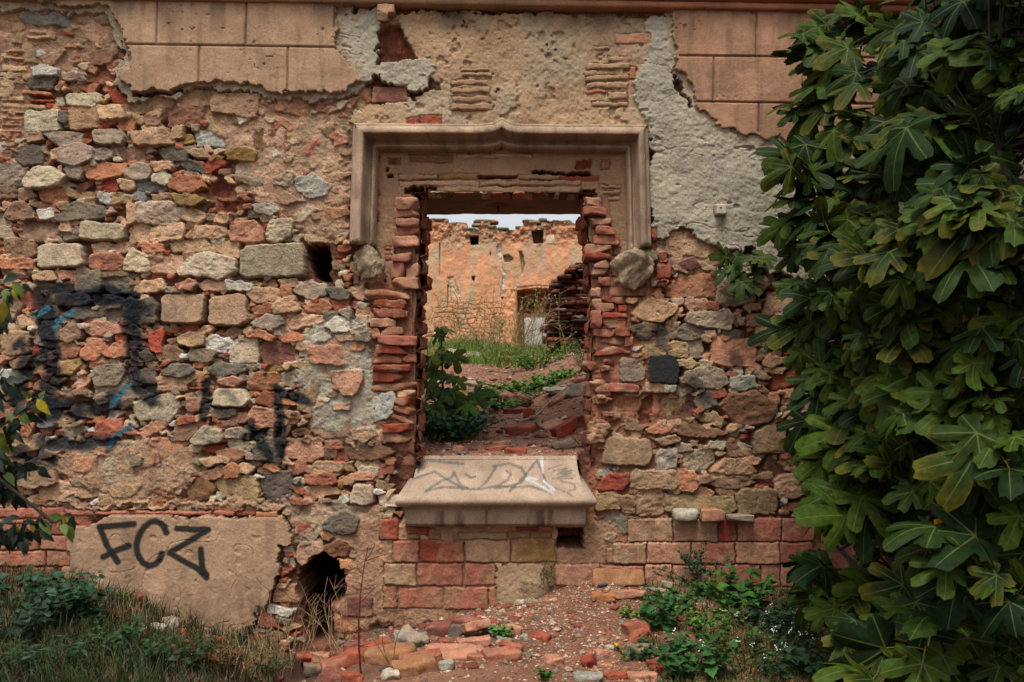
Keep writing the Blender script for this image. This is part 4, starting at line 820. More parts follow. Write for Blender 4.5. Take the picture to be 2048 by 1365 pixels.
# doorway inside the arched recess: an opening with a pale door standing behind it
dd = -sdf(BZ('1172,1118 1500,1112 1500,1720 1172,1720'), U, W_); e = sstep(-.5, .8, dd); Hb = Hb * (1 - e) - 1.0 * e; cc = cc * (1 - e[..., None]) + col(120, 84, 62) * e[..., None]
V = np.stack([(U - PX0) * KB, YB2 - Hb, CAM_Z + (PY0 - W_) * KB], -1).reshape(-1, 3); cc = np.clip(cc, .004, .8).reshape(-1, 3)
bw = empty('courtyard_wall', (0, YB2, 1.5), 'peeling orange plastered wall with broken top edge behind the courtyard', 'wall'); bw['kind'] = 'thing'
nbx = len(bx)
inner = (dd.reshape(-1) > .8); Fq = grid_faces(nbx, nb_); Fq = Fq[~inner[Fq].all(1)]
build('plastered_face', V, [Fq], M_PLAST, cc, None, bw)
tp = V.reshape(nbx, nb_, 3)[:, -1]; b2 = tp + [0, .45, 0]; b3 = b2.copy(); b3[:, 2] = 2.4
VV = np.stack([tp, b2, b3], 1).reshape(-1, 3); o = build('wall_top', VV, [grid_faces(nbx, 3)], M_STONE, tint(VV, (150, 116, 90), .3, .3), None, bw)
# loose stones left standing along the broken top
mb = MB()
for i in range(90):
    px = rng.uniform(700, 1350); py = float(np.interp(px, TX, TY)); W, F = lump(rng.uniform(.08, .3), .2, rng.uniform(.03, .06), int(rng.integers(9999)), 5, .2, .3, 3)
    W += [(px - PX0) * KB, YB2 + rng.uniform(.05, .3), CAM_Z + (PY0 - py) * KB - .01]; mb.add(W, [F], col(*((150, 104, 80), (124, 112, 92), (96, 100, 84), (160, 126, 100))[i % 4]) * rng.uniform(.8, 1.1))
mb.build('coping_rubble', M_STONE, bw)
P0, P1 = BZ('1172,1112 1420,1205'), None
def bz(px, py, y): p = BZ('%f,%f' % (px, py))[0]; k = (y - CAM_Y) / FPX; return np.array([(p[0] - PX0) * k, y, CAM_Z + (PY0 - p[1]) * k])
dn = 60; S, T = np.meshgrid(np.linspace(1172, 1440, dn), np.linspace(1205, 1750, dn), indexing='ij')
V = np.array([bz(a, b, 12.2) for a, b in zip(S.ravel(), T.ravel())]); cc = np.clip(col(255, 252, 246) * 1.25 * (1 + .12 * fbm(V[:, 0] * 2, V[:, 2] * .7, .4, 4, 91) + .1 * fbm(V[:, 0], V[:, 2], .04, 2, 92))[:, None], .01, .8)
kk = (12.2 - CAM_Y) / FPX; DX = (V[:, 0] / kk + PX0 - 820) * 5.12; DY = (PY0 - (V[:, 2] - CAM_Z) / kk - 400) * 5.12
for ln, wd_, op in (('1320,1325 1375,1265 1412,1220', 14, .85), ('1285,1270 1292,1300 1283,1318|1300,1282 1322,1278|1330,1275 1335,1300|1345,1275 1350,1300', 5, .5)):
    for l in ln.split('|'): f = op * sstep(wd_ * .6, wd_ * .3, dline(pts(l), DX, DY))[:, None]; cc = cc * (1 - f) + col(70, 84, 90) * f
db = np.array([bz(1172, 1205, 12.2), bz(1440, 1205, 12.2), bz(1440, 1750, 12.2), bz(1172, 1750, 12.2)])
VV = np.concatenate([V, db, db + [0, .12, 0]]); nV = len(V); Fs = [grid_faces(dn, dn, True), np.array([[nV + 4, nV + 5, nV + 6, nV + 7], [nV, nV + 1, nV + 5, nV + 4], [nV, nV + 4, nV + 7, nV + 3], [nV + 1, nV + 2, nV + 6, nV + 5]])]
cc = np.concatenate([cc, np.tile(col(180, 172, 160), (8, 1))]); o = build('door', VV, Fs, M_PLAST, cc, None, bw); o['label'] = 'pale grey panel door with a dark slanted stroke'
mb = MB()
for r_ in range(7):
    for q_ in range(9):
        p = bz(1172 + (q_ + .5 * (r_ % 2)) * 40, 1200 - r_ * 22, 12.35); W, F = lump(.09, .2, .05, r_ * 31 + q_, 4, .15, .2, 1)
        if r_ < 4 and not (r_ in (2, 3) and q_ in (0, 4, 5)): mb.add(W + p, [F], col(176, 122, 96) * rng.uniform(.75, 1.1))
mb.build('brick_course', M_BRICK, bw)
# ------------------------------------------------------------------ broken stub of wall just inside the opening
EDGE = [(590, 1880), (620, 1720), (660, 1650), (750, 1545), (850, 1440), (900, 1448), (960, 1470), (1000, 1455), (1100, 1490), (1200, 1440), (1362, 1415), (1500, 1425), (1620, 1400)]
YP = 3.4; KP = (YP - CAM_Y) / FPX; mb = MB()
for z3 in np.arange(585, 1650, 38):
    xl_ = np.interp(z3, [a for a, b in EDGE], [b for a, b in EDGE]); x = xl_; k_ = 0
    while x < 2450:
        wd_ = rng.uniform(80, 240) * (1.2 if z3 > 1000 else 1); px = 820 + (x + wd_ / 2) / 5.12; py = 400 + z3 / 5.12; hh = rng.uniform(32, 52) / 5.12 * KP
        sd = int(rng.integers(9999)); W, F = lump(wd_ / 5.12 * KP * 1.03, rng.uniform(.3, .5), hh, sd, 7, .28, .28, 4)
        c = (col(118, 56, 38), col(96, 62, 46), col(134, 74, 50), col(72, 58, 52), col(108, 48, 36), col(124, 92, 70))[int(rng.integers(6))]
        W += [(px - PX0) * KP, YP + rng.normal(.12, .05) + .25, CAM_Z + (PY0 - py) * KP]; mb.add(W, [F], lump_col(W, c, sd, .25)); x += wd_ * .97
for i in range(150):
    z3 = rng.uniform(640, 1640); xl_ = np.interp(z3, [a for a, b in EDGE], [b for a, b in EDGE]); px = 820 + rng.uniform(xl_ + 30, 2450) / 5.12; sd = int(rng.integers(9999))
    W, F = lump(rng.uniform(.08, .2), .6, rng.uniform(.05, .1), sd, 5, .3, .3, 3); W += [(px - PX0) * KP, YP + rng.uniform(.5, 1.2), CAM_Z + (PY0 - 400 - z3 / 5.12) * KP]; mb.add(W, [F], lump_col(W, col(110, 62, 44), sd, .3))
o = mb.build('broken_wall', M_BRICK); tag(o, 'dark red broken stub of brick and stone wall seen through the window', 'wall', kind='thing')
# curved red tile on the stub
th = np.linspace(0, math.pi, 24); V = []
for y in np.linspace(0, .3, 6):
    for rr in (1, .86): V += [(math.cos(a) * .062 * rr, y, math.sin(a) * .055 * rr) for a in th]
V = np.array(V) + np.array([(1141.5 - PX0) * KP, YP + .02, CAM_Z + (PY0 - 555) * KP]); F = []
for i in range(5):
    for h_ in (0, 1):
        b0 = i * 48 + h_ * 24; F += [[b0 + j, b0 + j + 1, b0 + 48 + j + 1, b0 + 48 + j] for j in range(23)]
F += [[j, j + 1, 24 + j + 1, 24 + j] for j in range(23)]
W2, F2 = lump(.11, .25, .03, 77, 6, .1, .2, 1); mb = MB(); mb.add(V, [np.array(F)], col(112, 28, 40)); tag(mb.build('roof_tile', M_CARVE), 'curved dark crimson roof tile lying on the broken wall stub', 'roof tile')
# ------------------------------------------------------------------ loose bricks and stones (each a thing)
BR = {'r': col(150, 74, 52), 'o': col(166, 104, 66), 'p': col(176, 116, 92), 'g': col(150, 132, 114), 'w': col(180, 162, 144), 'y': col(150, 100, 68), 'd': col(110, 92, 78), 'R': col(142, 52, 38), 'm': col(126, 70, 58), 'l': col(148, 136, 122)}
def block(name, label, cat, px, py, w_px, hr, dr, c, rot=0, tilt=0, roll=0, fn=fhit, rnd=.16, chip=3, rough=.2, lift=.3, group=None, dust=.4, dz=0.):
    """px,py = middle of the visible piece; hr, dr = height and depth as share of the width"""
    p = fn(px, py); k = (p.y - CAM_Y) / FPX; w_ = w_px * k; sd = (int(px * 7 + py * 13) % 9000) + 1
    W, F = lump(w_, w_ * dr, w_ * hr, sd, 10, rough, rnd, chip)
    cc = lump_col(W, BR[c], sd, dust)
    Mx = Matrix.Rotation(R(rot), 3, 'Z') @ Matrix.Rotation(R(tilt), 3, 'X') @ Matrix.Rotation(R(roll), 3, 'Y'); W = W @ np.array(Mx).T
    o = build(name, W, [F], M_BRICK, cc); o.location = (p.x, p.y, p.z + w_ * hr * lift + dz); return tag(o, label, cat, group)
b_ = 'brick'; s_ = 'stone'; S3 = .3418
def F3(x, y): return 650 + x * S3, 899 + y * S3
for (nm, lb, ct, x, y, w_, hr, dr, c, rot, ti, ro, kw) in (
 ('loose_brick', 'tilted pale-topped brick leaning on top of the small brick pile', b_, 890, 1098, 150, .36, .8, 'p', 12, -18, -8, dict(dz=.035)),
 ('loose_brick', 'flat worn brick lying under the tilted brick in the pile', b_, 870, 1150, 185, .26, .8, 'p', 8, -6, -4, {}),
 ('loose_brick', 'large clean-edged red brick lying flat on the gravel', b_, 1038, 1228, 205, .30, .6, 'r', 14, 4, -2, {}),
 ('brick_chunk', 'small cube-like red brick chunk alone on the gravel slope', b_, 1273, 1118, 88, .55, .8, 'r', -20, 5, 4, {}),
 ('brick_chunk', 'broken wedge of pink brick on gravel near the bottom middle', b_, 1330, 1252, 100, .5, .8, 'p', 25, 8, 14, {}),
 ('loose_brick', 'dusty brick half buried behind the pile against the wall foot', b_, 815, 1026, 190, .25, .5, 'm', -2, 4, 2, {}),
 ('brick_chunk', 'thin red brick piece just behind the green seedling', b_, 960, 1022, 95, .3, .6, 'r', 5, 6, 0, {}),
 ('brick_chunk', 'broken brick end behind the large flat red brick', b_, 1088, 1170, 125, .32, .6, 'r', -14, 6, 8, {}),
 ('brick_chunk', 'pink brick partly hidden by the green seedling', b_, 1085, 1078, 120, .5, .7, 'p', 4, 0, 0, {}),
 ('tile_slab', 'broad broken terracotta slab lying flat below the brick pile', 'slab', 735, 1205, 290, .12, .75, 'p', -4, 6, 0, dict(chip=5)),
 ('tile_slab', 'long thin terracotta slab resting on an ochre block', 'slab', 560, 1268, 230, .2, .5, 'r', 16, 4, -6, dict(chip=4, dz=.02)),
 ('building_block', 'ochre dressed block with a clean edge beside the round grey stone', 'block', 520, 1312, 250, .36, .5, 'y', 18, 6, -8, {}),
 ('field_stone', 'rounded grey stone sitting on the gravel', s_, 705, 1288, 96, .7, .9, 'l', 0, 0, 0, dict(rnd=.75, chip=0, rough=.2)),
 ('field_stone', 'large ochre boulder with lichen behind the red stemmed sapling', s_, 385, 1255, 290, .4, .6, 'y', -8, 4, -8, dict(rnd=.4, chip=4, rough=.22)),
 ('roof_tile', 'half round red roof tile lying slanted behind the sapling', 'roof tile', 310, 1180, 175, .42, .45, 'r', 28, 0, -14, dict(rnd=.6, chip=1)),
 ('building_block', 'long red block lying slanted at the bottom left of the rubble', 'block', 120, 1275, 260, .34, .45, 'r', 22, 0, -16, dict(rnd=.25)),
 ('field_stone', 'brown boulder half out of the picture at the bottom of the rubble', s_, 40, 1350, 120, .6, .8, 'm', 0, 0, 0, dict(rnd=.3, chip=6)),
 ('plaster_lump', 'lump of rubble and pale plaster lying against the wall foot', 'rubble', 500, 1155, 190, .55, .6, 'g', 8, 0, 10, dict(rnd=.4, chip=5, rough=.35)),
 ('field_stone', 'upright brown stone next to the brick pile', s_, 770, 1092, 80, .95, .6, 'd', 0, 0, 8, dict(rnd=.3, chip=4)),
 ('field_stone', 'mottled red and grey rock between the plaster lump and brown stone', s_, 670, 1085, 150, .55, .6, 'm', 0, 0, -6, dict(rnd=.35, chip=4)),
 ('brick_chunk', 'slim wedge of brick under the pile pointing to the viewer', b_, 905, 1182, 60, .4, 1.2, 'p', 40, 10, 0, {}),
 ('brick_chunk', 'tiny red brick fragment in front of the terracotta slab', b_, 700, 1132, 60, .35, .6, 'r', 10, 0, 0, {}),
 ('brick_chunk', 'narrow red brick strip to the left of the large flat red brick', b_, 890, 1222, 110, .2, .5, 'r', -4, 6, 0, {}),
 ('field_stone', 'small brown stone touching the right end of the flat red brick', s_, 1175, 1218, 62, .5, .8, 'd', 0, 0, 0, dict(rnd=.5)),
 ('field_stone', 'pale pebble between the seedling and the small red chunk', s_, 1165, 1118, 45, .9, .9, 'g', 0, 0, 0, dict(rnd=.6)),
 ('field_stone', 'white stone high on the soil slope below the tan plaster', s_, 1143, 905, 55, .5, .6, 'w', 0, 0, -10, dict(rnd=.5)),
 ('tile_slab', 'ochre slab standing against the plinth at the top of the path', 'slab', 1715, 792, 280, .34, .12, 'y', 3, -28, 0, dict(chip=3, lift=.4)),
 ('tile_slab', 'pale pitted slab lying in front of the standing ochre slab', 'slab', 1775, 862, 190, .24, .5, 'p', 4, -8, 0, dict(chip=5)),
 ('brick_chunk', 'low ochre brick piece at the left of the pale pitted slab', b_, 1630, 880, 130, .32, .5, 'o', -6, 0, 4, dict(chip=4)),
 ('brick_chunk', 'large flat-topped red chunk at the edge of the green weeds', b_, 1815, 1080, 150, .5, .6, 'r', 10, -10, -6, dict(chip=4)),
 ('brick_chunk', 'jagged orange brick chunk in front of the flat-topped red chunk', b_, 1830, 1132, 120, .6, .6, 'r', 30, 10, -25, dict(chip=6, rough=.25)),
 ('field_stone', 'brown clod below the jagged orange chunk beside the weeds', s_, 1820, 1196, 130, .5, .7, 'd', 0, 0, 0, dict(rnd=.4, rough=.3)),
 ('brick_chunk', 'red chunk with a dark broken hollow on the gravel at bottom', b_, 1540, 1268, 90, .8, .7, 'R', 30, 10, -30, dict(chip=6, rough=.3)),
 ('field_stone', 'pale flat pebble beside the tiny yellow flower', s_, 1665, 1172, 50, .5, .8, 'w', 0, 0, 0, dict(rnd=.5)),
 ('brick_chunk', 'small pink fragment left of the pale flat pebble', b_, 1620, 1202, 70, .5, .8, 'p', 20, 0, 0, {}),
 ('brick_chunk', 'flat pink flake near the bottom right of the gravel', b_, 1640, 1275, 90, .25, .5, 'p', -12, 0, 0, {}),
 ('brick_chunk', 'clean red brick corner among the lower weeds', b_, 1970, 1278, 150, .4, .6, 'R', 12, -8, -8, {}),
 ('brick_chunk', 'dark red brick wedge lying under the clean red corner', b_, 1975, 1325, 130, .4, .6, 'R', -30, 0, 12, dict(chip=5)),
 ('field_stone', 'red stone half hidden by the weed with dead leaves', s_, 2058, 1165, 190, .45, .6, 'm', 0, 0, 0, dict(rnd=.35, chip=4)),
 ('field_stone', 'brown slab corner poking up between the two weeds', s_, 2112, 1000, 110, .5, .5, 'o', 10, 0, 20, dict(chip=4)),
 ('field_stone', 'flat brown stone at the foot of the white flowers', s_, 2340, 1310, 150, .3, .5, 'd', 4, 0, 0, dict(rnd=.3)),
 ('field_stone', 'thin pale grey flagstone leaning at the plinth foot', s_, 1940, 838, 120, .18, .6, 'g', 16, -20, 12, dict(chip=4)),
 ('field_stone', 'small beige stone on the pale grey flagstone', s_, 2000, 826, 62, .5, .7, 'g', 0, 0, 8, dict(dz=.02)),
 ('brick_chunk', 'flat terracotta flake in front of the grey flagstone', b_, 2040, 875, 130, .2, .4, 'o', -4, 0, 0, {}),
 ('field_stone', 'grey flat stone at the bottom edge below the gravel', s_, 1540, 1352, 160, .3, .6, 'l', 0, 0, 0, dict(rnd=.5)),
 ('brick_chunk', 'red fragment at the bottom edge beside the grey flat stone', b_, 1700, 1338, 120, .35, .6, 'r', 14, 0, -10, {}),
 ('brick_chunk', 'pink slab piece at the bottom edge under the dark red wedge', b_, 1860, 1350, 160, .3, .6, 'p', -8, 0, 0, {}),
 ('brick_chunk', 'small red piece at the bottom left of the ochre block', b_, 160, 1356, 120, .5, .6, 'r', 8, 0, 10, {}),
 ('plaster_lump', 'white crumbly plaster lump below the ochre block', 'rubble', 385, 1345, 110, .5, .7, 'w', 0, 0, 0, dict(rnd=.5, rough=.3)),
 ('field_stone', 'brown rough stone behind the half round roof tile', s_, 190, 1195, 150, .5, .6, 'm', 0, 0, 0, dict(rnd=.35, chip=4)),
 ('field_stone', 'reddish rock at the mouth of the dark hole', s_, 75, 1215, 90, .4, .6, 'm', 0, 0, 0, dict(rnd=.25, chip=5)),
):
    px, py = F3(x, y); block(nm, lb, ct, px, py, w_ * S3 * 1.06, hr, dr, c, rot, ti, ro, **kw)
for (nm, lb, ct, px, py, w_, hr, dr, c, rot, kw) in (
 ('field_stone', 'brown stone half hidden in the soil below the FCZ render', s_, 275, 1207, 34, .7, .8, 'm', 10, dict(rnd=.35)),
 ('field_stone', 'pale bone coloured rock lying in the dark soil at left', s_, 312, 1262, 40, .4, .5, 'w', -20, dict(rnd=.4)),
 ('field_stone', 'tan rock beside the pale rock in the left soil', s_, 342, 1258, 34, .8, .8, 'g', 10, dict(rnd=.35)),
 ('brick_chunk', 'orange brick bit in dry litter under the FCZ render', b_, 362, 1272, 26, .6, .8, 'r', 20, {}),
 ('field_stone', 'broken grey brown rock at the bottom left of the rubble', s_, 640, 1345, 62, .45, .8, 'd', 0, dict(rnd=.3, chip=6)),
 ('brick_chunk', 'broad red brick beneath the dark hole', b_, 600, 1322, 60, .3, .6, 'r', 10, {}),
 ('brick_chunk', 'pale brick beside the broad red one under the hole', b_, 650, 1322, 60, .35, .6, 'p', -10, {}),
 ('field_stone', 'orange brown rock among orange weeds at bottom left', s_, 425, 1296, 46, .6, .7, 'r', 4, dict(rnd=.4))):
    block(nm, lb, ct, px, py, w_, hr, dr, c, rot, 0, 0, **kw)
# three pieces set on the ledge of the plinth
for nm, lb, ct, px, py, w_, h_, c, kw in (('field_stone', 'white angular rock standing on the plinth ledge', s_, 1369, 1027, 50, 24, 'w', dict(rnd=.35, chip=5)), ('building_block', 'small pink block with a notched top on the plinth ledge', 'block', 1422, 1027, 47, 24, 'p', dict(rnd=.14, chip=2)), ('tile_slab', 'flat tan tile lying on the plinth ledge', 'slab', 1477, 1033, 52, 13, 'g', dict(rnd=.14, chip=3))):
    W, F = lump(w_ / 400, .07, h_ / 400, int(px), 9, .12, kw['rnd'], kw['chip']); cc = lump_col(W, BR[c], int(px), .3); o = build(nm, W, [F], M_BRICK, cc); o.location = (wx(px), -.035, wz(py + 1)); tag(o, lb, ct)
# ledge under them
# inside the courtyard
def E3(x, y): return 650 + x * S3, 600 + y * S3
for (nm, lb, ct, x, y, w_, hr, dr, c, rot, ti, ro, kw) in (
 ('loose_brick', 'whole red brick lying on the soil inside the window', b_, 1140, 778, 168, .32, .6, 'r', 14, 6, -3, {}),
 ('tile_slab', 'pink and white slab lying flat right of the whole brick', 'slab', 1345, 735, 170, .12, .7, 'p', 24, 14, -12, dict(chip=3)),
 ('building_block', 'long dark red block lying slanted below the clover', 'block', 1118, 612, 205, .32, .5, 'm', -26, 0, 14, dict(chip=3)),
 ('tile_slab', 'grey square slab leaning at the right of the courtyard slope', 'slab', 1478, 560, 110, .7, .3, 'l', -16, -30, 6, dict(chip=3)),
 ('tile_slab', 'slim reddish slab leaning up toward the grey square slab', 'slab', 1365, 600, 130, .22, .4, 'p', 20, 0, -28, {}),
 ('brick_chunk', 'half brick standing upright beside the curved stick', b_, 1195, 682, 60, .9, .7, 'r', 10, 0, 6, {}),
 ('brick_chunk', 'pale wedge of tile left of the whole brick', b_, 985, 722, 60, .7, .5, 'p', 50, 20, 30, dict(chip=5)),
 ('building_block', 'deep red painted chunk against the right jamb', 'block', 1400, 790, 130, .6, .7, 'R', 24, 0, -20, dict(chip=4)),
 ('building_block', 'deep red slab sunk in the slope behind the painted chunk', 'block', 1500, 735, 130, .5, .6, 'R', 10, 0, -10, dict(chip=4)),
 ('field_stone', 'brown flat topped rock behind the sill at right', s_, 1392, 872, 130, .45, .6, 'd', 16, 0, -16, dict(rnd=.35, chip=4)),
 ('brick_chunk', 'red brick buried in soil just behind the sill', b_, 1115, 897, 120, .3, .5, 'r', 0, 0, 0, {}),
 ('brick_chunk', 'thin red shard left of the buried brick behind the sill', b_, 1005, 880, 110, .25, .5, 'r', 16, 0, -8, {}),
 ('brick_chunk', 'pink shard above the buried brick', b_, 1035, 843, 100, .2, .4, 'p', 20, 0, -8, {}),
 ('field_stone', 'small tan stone under the leafy bush', s_, 780, 880, 62, .5, .7, 'p', -10, 0, 6, {}),
 ('field_stone', 'tiny pale stone beside the leafy bush', s_, 720, 858, 36, .6, .8, 'g', 0, 0, 0, dict(rnd=.5)),
 ('field_stone', 'small brown stone between wedge and bush', s_, 950, 850, 44, .5, .8, 'm', 0, 0, 0, dict(rnd=.4)),
 ('tile_slab', 'large grey slab lying on the mound behind the fig sapling', 'slab', 800, 345, 230, .2, .6, 'g', -14, 8, 8, dict(chip=4)),
 ('field_stone', 'pale rock in the middle of the tall grass', s_, 1065, 360, 80, .4, .6, 'p', 0, 0, 0, dict(rnd=.3)),
 ('tile_slab', 'white slab fragment lying under the sapling leaves', 'slab', 660, 495, 120, .2, .5, 'l', 8, 10, 0, {}),
 ('tile_slab', 'pale slab beside the white fragment near the sapling', 'slab', 850, 500, 110, .2, .5, 'l', -8, 10, 0, {}),
 ('tile_slab', 'grey flat slab sunk in the slope next to the clover', 'slab', 1360, 540, 160, .15, .6, 'l', 10, 10, 0, {}),
 ('brick_chunk', 'dusty red slab under the long slanted block', b_, 1110, 660, 130, .25, .6, 'm', 0, 8, 0, {}),
 ('field_stone', 'flat pale stone on the path near the far pier', s_, 1322, 328, 60, .3, .5, 'w', -12, 0, 0, {}),
 ('field_stone', 'tan rock at the foot of the broken stub', s_, 1530, 200, 66, .8, .7, 'p', 0, 0, 0, dict(rnd=.35, chip=4)),
 ('field_stone', 'brown stone on the slope at the right jamb', s_, 1540, 640, 60, .6, .7, 'm', 0, 0, 0, dict(rnd=.35)),
 ('brick_chunk', 'red fragment left of the long slanted block', b_, 900, 615, 60, .4, .7, 'r', 10, 0, 0, {}),
 ('field_stone', 'white pebble between the bush and the clover', s_, 925, 668, 62, .35, .6, 'w', 0, 0, 0, dict(rnd=.5)),
 ('field_stone', 'flat brown stone on the slope above the grey slab', s_, 1500, 480, 100, .25, .5, 'm', 8, 0, 0, {}),
):
    px, py = E3(x, y); block(nm, lb, ct, px, py, w_ * S3 * 1.05, hr, dr, c, rot, ti, ro, fn=ihit, **kw)
# small shards lying about the courtyard slope: too many to tell apart
def shards(name, n, fn, lab, seed):
    r = np.random.default_rng(seed); mb = MB()
    for i in range(n):
        p = fn(r); w_ = r.uniform(.02, .06); W, F = lump(w_, w_ * r.uniform(.5, .9), w_ * r.uniform(.2, .45), int(r.integers(9999)), 5, .25, .2, 4)
        Mx = Matrix.Rotation(r.uniform(0, 6.3), 3, 'Z') @ Matrix.Rotation(r.normal(0, .3), 3, 'X'); W = W @ np.array(Mx).T + p + [0, 0, w_ * .08]
        mb.add(W, [F], (BR['r'], BR['p'], BR['m'], BR['g'], BR['d'], BR['r'])[r.integers(6)] * r.uniform(.55, .9) * np.array([.9, 1.0, 1.0]))
    tag(mb.build(name, M_BRICK), lab, 'rubble', kind='stuff')
shards('courtyard_rubble', 190, pi_, 'small broken brick and stone shards on the courtyard slope', 3)
def ps(r):
    x = r.normal(-.35, .5); y = -abs(r.normal(.35, .4)) - .02; return np.array([x, y, float(gfront(x, y))])
shards('rubble', 130, ps, 'small broken brick and stone shards at the foot of the wall', 4)
# dead curved stick
def ip(x, y, up=.012): p = ihit(*E3(x, y)); return (p.x, p.y, p.z + up)
mb = MB(); tube(mb, [ip(1115, 718), ip(1150, 722), ip(1195, 712), ip(1230, 690), ip(1260, 668), ip(1300, 640, .03), ip(1350, 612, .05), ip(1420, 575, .07)], .008, .005, col(176, 146, 124), 7)
tube(mb, [ip(1230, 648, .02), ip(1290, 640, .025), ip(1360, 622, .02)], .005, .003, col(166, 136, 114), 6); tag(mb.build('dead_branch', M_BARK), 'curved dead grey branch lying across the courtyard rubble', 'branch')
# fittings on the wall -----------------------------------------------
t = empty('junction_box', (wx(1437), -.03, wz(422)), 'small square white box fixed on the grey plaster', 'junction box')
W, F = lump(.05, .045, .05, 3, 8, .01, .1, 0); W += [wx(1438), -.045, wz(423)]; build('casing', W, [F], M_METAL, np.tile(col(180, 172, 160), (len(W), 1)), None, t)
W, F = lump(.064, .02, .066, 4, 8, .12, .2, 2); W += [wx(1437), -.022, wz(420)]; build('back_plate', W, [F], M_BRICK, np.tile(col(170, 118, 98), (len(W), 1)), None, t)
W, F = blob(.006, .004, .006, 2, .0, 2); W += [wx(1436), -.068, wz(420)]; sw = build('screw', W, [F], M_METAL, np.tile(col(96, 92, 88), (len(W), 1)), None, t); sw.parent = [o for o in t.children if o.name.startswith('casing')][0]
t = empty('wall_bracket', (wx(771), -.02, wz(42)), 'broken stone bracket stub sticking out under the cornice', 'bracket')
W, F = lump(.085, .07, .045, 8, 8, .12, .12, 3); W += [wx(775), -.04, wz(28)]; build('block', W, [F], M_CARVE, tint(W, (178, 132, 102)), None, t)
W, F = lump(.05, .10, .045, 9, 8, .1, .1, 2); W = W @ np.array(Matrix.Rotation(R(18), 3, 'X')).T + [wx(770), -.07, wz(44)]; build('stub', W, [F], M_CARVE, tint(W, (150, 116, 92)), None, t)
# iron hook under the soffit
mb = MB(); tube(mb, [(wx(994), .4, wz(384)), (wx(994), .4, wz(392)), (wx(995.5), .41, wz(398))], .005, .003, col(52, 44, 42), 6); o = mb.build('iron_nail', M_METAL); tag(o, 'rusty iron nail hanging from the slab over the opening', 'nail')
# ------------------------------------------------------------------ leaves
def unit(v): v = np.asarray(v, float); return v / (np.linalg.norm(v) + 1e-9)
def fig_leaf(seed, deep=1.0, na=60, nr=6):
    r = np.random.default_rng(seed); a = np.linspace(-math.pi, math.pi, na, endpoint=False)
    ka = np.array([-180, -160, -128, -100, -76, -50, -26, 0, 26, 50, 76, 100, 128, 160, 180]); j = r.normal(0, .05, 15)
    s1 = .37 + .26 * (1 - deep); kr = np.array([.05, .24, .44, .64, s1 * .95, .88, s1, 1., s1, .88, s1 * .95, .64, .44, .24, .05]) + j; kr[0] = kr[-1] = .05
    ka = ka + np.concatenate([[0], r.normal(0, 4, 13), [0]]); d = np.degrees(a); i = np.clip(np.searchsorted(ka, d, side='right') - 1, 0, 13); t = (d - ka[i]) / (ka[i + 1] - ka[i])
    hi = kr[i + 1] > kr[i]; t2 = np.where(hi, 1 - (1 - np.clip(t, 0, 1)) ** 1.9, np.clip(t, 0, 1) ** 1.9); q_ = np.clip(np.where(hi, t, 1 - t), 0, 1); q_ = .45 * sstep(.0, .6, q_) + .55 * (1 - (1 - q_) ** 2.3); t2 = np.where(hi, q_, 1 - q_); rad = kr[i] + (kr[i + 1] - kr[i]) * t2
    rad *= 1 + .025 * np.sin(a * 23 + seed) + .02 * np.sin(a * 37 + 2 * seed)
    fr = np.linspace(0, 1, nr)[1:]; Rr = fr[:, None] * rad[None]; X = Rr * np.cos(a); Y = Rr * np.sin(a)
    Z = -.30 * Rr ** 2 * (.3 + 1.1 * r.random()) - .18 * np.where(X > .3, (X - .3) ** 2, 0) * r.uniform(0, 3) + .10 * np.abs(Y) * (r.random() * 1.4 - .2) + .06 * np.sin(a * 5 + r.uniform(0, 6)) * Rr + .05 * Rr * np.sin(3 * a + r.uniform(0, 6)) + .025 * np.cos(np.radians(7.5) * 0 + a * 7.5) * fr[:, None]
    V = np.concatenate([[[0, 0, .015]], np.stack([X, Y, Z], -1).reshape(-1, 3)]); UV = np.concatenate([[[0, 0]], np.stack([X, Y], -1).reshape(-1, 2)])
    Fq = []; m = nr - 1; jn = (np.arange(na) + 1) % na
    T = np.stack([np.zeros(na, int), 1 + np.arange(na), 1 + jn], 1)
    for q in range(m - 1): Fq.append(np.stack([1 + q * na + np.arange(na), 1 + (q + 1) * na + np.arange(na), 1 + (q + 1) * na + jn, 1 + q * na + jn], 1))
    edge = np.concatenate([[0], np.repeat(fr, na)])
    return V, [T, np.concatenate(Fq)], UV, edge
FIGS = [fig_leaf(i, (1.15, .95, 1.2, .8, 1.1, .9)[i % 6]) for i in range(10)]
def ovate(wid=.42, n=6, fold=.25, droop=.25, tooth=0.0):
    t = np.linspace(0, 1, n); w_ = wid * np.sin(np.pi * t ** .75) * (1 - .15 * t); w_[0] = .02; w_[-1] = .01; V = []
    for k in range(n):
        z = -droop * t[k] ** 2; ww = w_[k] * (1 + tooth * (-1) ** k)
        V += [(t[k], -ww, z + fold * ww), (t[k], 0, z), (t[k], ww, z + fold * ww)]
    return np.array(V), [grid_faces(n, 3)]
LEAF = {'slim': ovate(.27, 6, .2, .3), 'ovate': ovate(), 'narrow': ovate(.14, 6, .2, .35), 'round': ovate(.55, 6, .15, .2), 'tooth': ovate(.40, 9, .2, .3, .16), 'small': ovate(.4, 4, .2, .2)}
def frame(T, N):
    x = unit(T); N = np.asarray(N, float); z = N - x * (N @ x); z = unit(z); y = np.cross(z, x); return np.stack([x, y, z], 0)
def put(mb, tpl, P, T, N, s, c, uv=None): mb.add(np.asarray(tpl[0]) * s @ frame(T, N) + np.asarray(P), tpl[1], c, uv)
G_ = lambda a, b_, r: a + (b_ - a) * r
